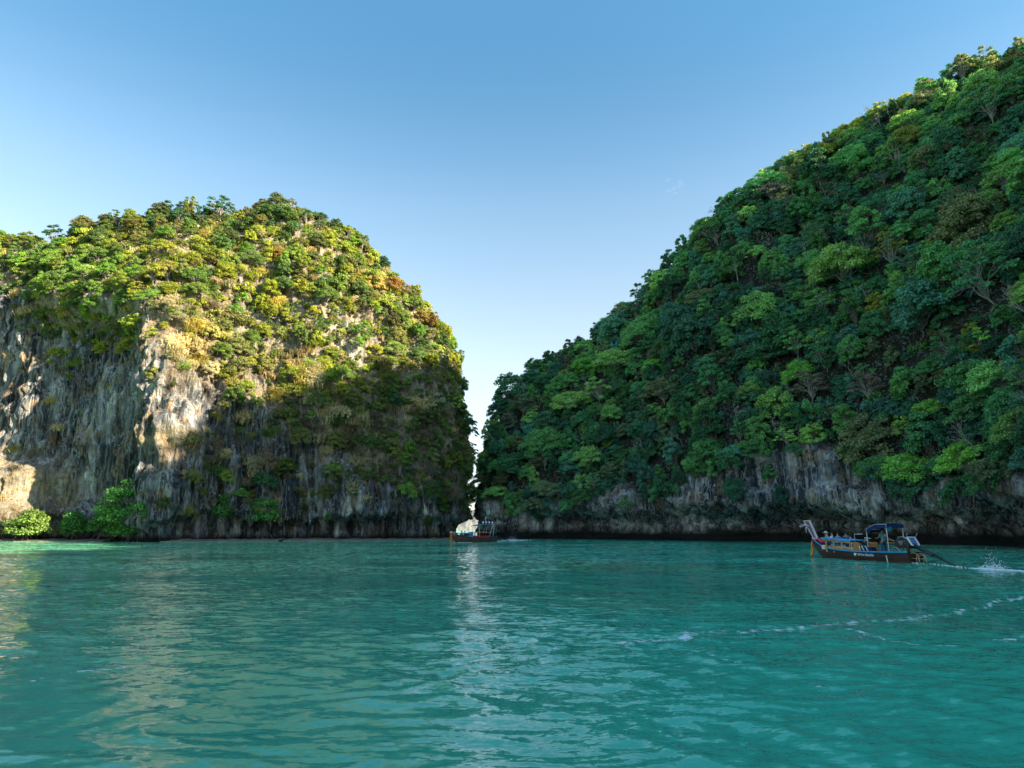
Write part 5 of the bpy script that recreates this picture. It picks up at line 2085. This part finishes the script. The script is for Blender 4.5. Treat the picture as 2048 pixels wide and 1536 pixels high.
ca_ = MB()
ca_.box((1.9, -.72, .62), (4.9, .72, .98))
cab = ca_.build('cabin', PM['red'], rf, bevel=.02)
for sd in (1, -1):
    for k in range(6):
        x = 1.98 + .575 * k
        MB().box((x - .05, sd * .70 - .03, .98), (x + .05, sd * .70 + .03, 1.42)).build('window_post', PM['hull2'], cab)
rfb = MB()
rfb.grid([[(x, y, 1.47 + .10 * math.cos(y * 1.7)) for y in np.linspace(-.85, .85, 7)] for x in np.linspace(1.75, 5.1, 5)])
rfb.build('cabin_roof', PM['palewood'], rf, smooth=True, solid=.05)
fh = MB()
fh.box((5.1, -.60, .70), (5.9, .60, 1.38))
fh.build('front_locker', PM['bluecloth'], rf, bevel=.05)
fc = MB()
fc.grid([[(x, y, 1.30 + .14 * math.cos(y * 1.7) + .05 * math.sin(x * 4)) for y in np.linspace(-.8, .8, 7)] for x in np.linspace(5.2, 8.3, 9)])
fc.build('foredeck_awning', PM['skyblue'], rf, smooth=True, solid=.05)
an = MB()
an.grid([[(x, y, 2.45 + .22 * math.sin(math.pi * min(1, (4.3 - x) / 3.0)) + .08 * math.cos(y * 1.6)) for y in np.linspace(-.95, .95, 7)] for x in np.linspace(4.3, 1.0, 8)])
an.build('canopy', PM['tealgreen'], rf, smooth=True, solid=.06)
for x0_, x1_ in ((4.0, 4.2), (1.2, .95), (1.9, 1.3)):
    for sd in (1, -1):
        MB().tube([(x0_, sd * .80, .75), (x0_ * .6 + x1_ * .4, sd * .86, 1.7), (x1_, sd * .88, 2.55)], .035, 7).build('canopy_pole', PM['white'], rf, smooth=True)
for x in (1.1, 1.75, 2.4, 3.05):
    bl = MB()
    bl.grid([[(x + .17 * math.sin(th) * math.cos(ph), .55 + .17 * math.sin(th) * math.sin(ph), 3.02 + .17 * math.cos(th)) for ph in np.linspace(0, 2 * math.pi, 11)] for th in np.linspace(0.01, math.pi - .01, 7)])
    bl.tube([(x, .55, 2.62), (x, .55, 2.88)], .02, 5)
    bl.build('lamp', PM['float'], rf, smooth=True)
ms_ = MB()
ms_.tube([(2.0, 0, 2.6), (2.0, 0, 4.0)], .035, 6)
ms_.tube([(1.55, 0, 3.65), (2.45, 0, 3.65)], .03, 6)
ms_.tube([(1.75, 0, 3.95), (2.15, 0, 3.55)], .02, 6)
ms_.build('mast', PM['white'], rf, smooth=True)
en = MB()
en.box((.15, -.3, 1.0), (1.0, .3, 1.45))
en.box((.3, -.2, 1.42), (.8, .2, 1.65))
en.tube([(.55, 0, .5), (.5, 0, 1.05)], .09, 8)
eo = en.build('engine', PM['engine'], rf, bevel=.03)
ed = MB()
ed.tube([(.1, .3, 1.4), (.5, .32, 1.75), (.95, .3, 1.5)], .05, 6)
ed.tube([(-.1, .1, 1.3), (-.3, .1, 1.75), (-.1, .1, 1.9)], .03, 6)
ed.build('exhaust_pipe', PM['metal'], eo, smooth=True)
tf = MB()
tf.tube([(.2, 0, 1.1), (-3.2, 0, .0)], [.08, .05], 7)
tf.build('tail_shaft', PM['engine'], rf, smooth=True)
for x, y, yaw, sh, lg, lb, pose, z in (
        (8.6, .15, 0, 'orange', 'jeans', 'person in orange top seated right behind the prow of the far boat', seated(), 1.02),
        (7.0, .0, 15, 'jeans', 'black', 'person in dark blue seated in the front half of the far boat', seated(), .95),
        (6.2, -.2, -20, 'pink', 'jeans', 'person in pink top seated in front of the far boat cabin', seated(), .95)):
    person(lb, 'people on the far boat', in_boat(MF, x, y, z, math.radians(yaw)), pose, sh, lg, 'skinpale')
person('helmsman in blue standing by the engine of the far boat', 'people on the far boat', in_boat(MF, 1.35, .1, .55, 0), standing(armR='back'), 'awning', 'black')

# ---------------------------------------------------------------- spray and wakes
M_FOAM, nt, bs = new_mat("white_foam")
tcn = N(nt, "ShaderNodeTexCoord")
nf = noise_node(nt, tcn.outputs['Object'], 9.0, 5, 0.7)
rf_ = ramp(nt, nf.outputs['Fac'], [(0.35, (0.52, 0.62, 0.64)), (0.6, (0.82, 0.86, 0.87))])
nt.links.new(rf_.outputs[0], bs.inputs['Base Color'])
bs.inputs['Roughness'].default_value = 0.6
bs.inputs['Subsurface Weight'].default_value = 0.0


def splash(centre, dirv, length, width, height, drops, seed, label):
    r = np.random.default_rng(seed)
    dirv = np.array(dirv, float)
    dirv /= np.linalg.norm(dirv)
    sd = np.array((-dirv[1], dirv[0]))
    m = MB()
    oc = np.array([(1, 0, 0), (-1, 0, 0), (0, 1, 0), (0, -1, 0), (0, 0, 1), (0, 0, -1)], float)
    of = [(0, 2, 4), (2, 1, 4), (1, 3, 4), (3, 0, 4), (2, 0, 5), (1, 2, 5), (3, 1, 5), (0, 3, 5)]
    for _ in range(drops):
        t = r.normal() * .34
        h = height * min(1.4, r.exponential(.30)) * math.exp(-(t * 1.1) ** 2)
        p = np.array((*(np.array(centre) + dirv * t * length + sd * r.normal() * width * .35), h + .02))
        s = r.uniform(.012, .034) * (1.4 if h < height * .25 else 1.0)
        m.add(oc * s + p, of)
    # low torn lip of white water
    for k in range(70):
        t = r.normal() * .5
        p = np.array((*(np.array(centre) + dirv * t * length + sd * r.normal() * width * .3), 0))
        n_ = 7
        rad = r.uniform(.10, .32)
        hh = r.uniform(.02, .16) * height * .55 * math.exp(-t * t)
        ang = np.linspace(0, 2 * math.pi, n_, endpoint=False)
        ring = [(p[0] + rad * q_ * (dirv[0] * 1.8 * math.cos(a_) - dirv[1] * .5 * math.sin(a_)), p[1] + rad * q_ * (dirv[1] * 1.8 * math.cos(a_) + dirv[0] * .5 * math.sin(a_)), .015) for a_, q_ in zip(ang, r.uniform(.6, 1.3, n_))]
        m.add(ring + [(p[0], p[1], hh + .05)], [(i, (i + 1) % n_, n_) for i in range(n_)])
    return m.build('spray', M_FOAM, None, kind='stuff', label=label)


def wake(points, w0, w1, seed, label, dens=1.0):
    r = np.random.default_rng(seed)
    m = MB()
    P_ = np.array(points, float)
    seg = np.linalg.norm(np.diff(P_, axis=0), axis=1)
    cum = np.concatenate([[0], np.cumsum(seg)])
    n_ = int(cum[-1] * 9 * dens)
    for k in range(n_):
        t = r.random()
        q = np.array([np.interp(t * cum[-1], cum, P_[:, i]) for i in (0, 1)])
        w = w0 + (w1 - w0) * t
        q = q + r.normal(size=2) * w * .5
        rad = r.uniform(.03, .13) * (.6 + w)
        nn = 6
        d = P_[-1] - P_[0]
        d = d / np.linalg.norm(d)
        ring = []
        for a_ in np.linspace(0, 2 * math.pi, nn, endpoint=False):
            s_ = rad * r.uniform(.5, 1.4)
            ring.append((q[0] + s_ * (1.7 * d[0] * math.cos(a_) - .6 * d[1] * math.sin(a_)), q[1] + s_ * (1.7 * d[1] * math.cos(a_) + .6 * d[0] * math.sin(a_)), .03))
        m.add(ring + [(q[0], q[1], .085)], [(i, (i + 1) % nn, nn) for i in range(nn)])
    return m.build('wake_foam', M_FOAM, None, kind='stuff', label=label)


ws = on_water(1986, 1140)
splash(ws[:2], (.45, -.9), 1.0, .45, .85, 320, 5, 'white spray thrown up behind the near boat propeller')
wake([on_water(1826, 1127)[:2], on_water(1870, 1130)[:2], on_water(1935, 1137)[:2]], .05, .03, 6, 'thin foam line beside the tail shaft of the near boat', .8)
wake([on_water(1950, 1138)[:2], on_water(2000, 1142)[:2], on_water(2110, 1146)[:2]], .08, .16, 8, 'foam trailing off behind the near boat spray', 1.2)
wf_ = on_water(1024, 1081)
splash(wf_[:2], (1, -.2), 1.6, .6, .9, 240, 9, 'white spray behind the far boat')
wake([on_water(992, 1083.5)[:2], on_water(1015, 1082)[:2], on_water(1060, 1080)[:2]], .3, .4, 10, 'foam behind the far boat', 1.2)
wake([on_water(905, 1085)[:2], on_water(945, 1085.5)[:2]], .15, .1, 11, 'foam along the far boat hull', 1.0)

# ---------------------------------------------------------------- mangroves at the foot of the headland
def mangrove(px, width, height, trunk_z, seed, col, label, Y=None, leanx=0.0):
    r = np.random.default_rng(seed)
    base = np.array(on_water(px, 1083)) if Y is None else np.array((at(px, 1083, Y)[0], Y, 0))
    R = width / 2
    lobes = []
    for _ in range(int(16 + width * 3.6)):
        a, q = r.uniform(0, 2 * math.pi), math.sqrt(r.random())
        x, y = R * .78 * q * math.cos(a) + leanx * .5, R * .5 * q * math.sin(a)
        top = height * (1 - .55 * q ** 2)
        z = trunk_z + (top - trunk_z) * r.random() ** .7 * .9
        lobes.append((x, y, z, r.uniform(.75, 1.35) * (0.85 + width * .03)))
    c, n, b_ = leaf_lobes(lobes, int(1500 * R), .30, .7, r, .5)
    e = bpy.data.objects.new('mangrove_tree', None)
    C.objects.link(e)
    e.location = base
    e['label'] = label
    e['category'] = 'tree'
    e['group'] = 'mangroves at the foot of the headland'
    cr = link('crown', foliage_mesh("mangrove_crown", c, n, b_, .30, r, .42), None, e)
    cr['tint'] = [float(v) for v in col]
    parts = []
    fork = np.array((leanx * .3, 0, trunk_z + .8))
    parts.append(branch((0, 0, .9), fork, .13, .10, r)[0])
    for (x, y, z, rad) in lobes:
        parts.append(branch(fork, (x, y, z), .06, .015, r, .15, 3)[0])
    link('trunk', wood_mesh("mangrove_wood", parts, M_BARK), None, e)
    roots = []
    for k in range(9 if width > 4 else 6):
        a = 2 * math.pi * k / 9 + r.uniform(-.2, .2)
        R1 = r.uniform(1.0, 2.2)
        st0 = np.array((0, 0, r.uniform(.9, 1.9)))
        pts = [st0 + np.array((math.cos(a) * R1 * t, math.sin(a) * R1 * t, .25 * math.sin(math.pi * t) - (st0[2] + .3) * t ** 1.8)) for t in np.linspace(0, 1, 6)]
        roots.append(tube(pts, [.05, .045, .04, .035, .03, .025], 5))
    link('stilt_roots', wood_mesh("stilt_roots", roots, M_BARK), None, e)


mangrove(50, 7.6, 5.9, 1.1, 41, (0.17, 0.27, 0.055), 'yellow green mangrove at the far left foot of the headland', 112.0)
mangrove(146, 5.2, 5.4, .9, 42, (0.075, 0.22, 0.045), 'small deep green mangrove left of the biggest mangrove', 113.0)
mangrove(264, 13.0, 12.0, 1.0, 43, (0.095, 0.27, 0.050), 'biggest bright green mangrove in front of the shaded wall', 108.5)
mangrove(205, 4.5, 6.0, .9, 46, (0.080, 0.23, 0.048), 'low mangrove merging into the left side of the biggest one', 111.0)
mangrove(527, 7.0, 8.4, 3.4, 44, (0.110, 0.29, 0.060), 'lone fresh green mangrove leaning from the rock in the middle of the headland', 116.5, -1.2)
mangrove(440, 2.6, 7.6, 4.6, 45, (0.080, 0.21, 0.050), 'small round green bush tree left of the lone mangrove', 113.0)

# pale rock shelf bared by the tide
for k, (xa, xb, Ya, Yb) in enumerate(((-30, 215, 112.6, 110.2), (330, 560, 108.6, 115.2), (570, 900, 116.2, 128.6))):
    r = np.random.default_rng(60 + k)
    n_ = 60
    G_ = []
    for i in range(n_):
        t = i / (n_ - 1)
        px_, Y_ = xa + (xb - xa) * t, Ya + (Yb - Ya) * t
        p = np.array((at(px_, 1080, Y_)[0], Y_))
        wv = 1.2 * float(perlin(np.array([[p[0] / 3.0, k * 3.1, 0.5]]))[0])
        hh = .10 + .16 * float(perlin(np.array([[p[0] / 1.3, k * 2.1, 1.5]]))[0])
        G_.append([(p[0], p[1] - 1.4 + wv, -.25), (p[0], p[1] - 1.1 + wv, hh), (p[0], p[1] + .2 + wv, hh + .12), (p[0], p[1] + 3.2, hh + .3), (p[0], p[1] + 3.4, -.3)])
    MB().grid(G_).build('rock_shelf', plain("tidal_shelf_%d" % k, (0.20, 0.175, 0.135), .85, .2, .4, 1.2), None, kind='structure', label='low pale rock shelf bared by the tide along the headland')
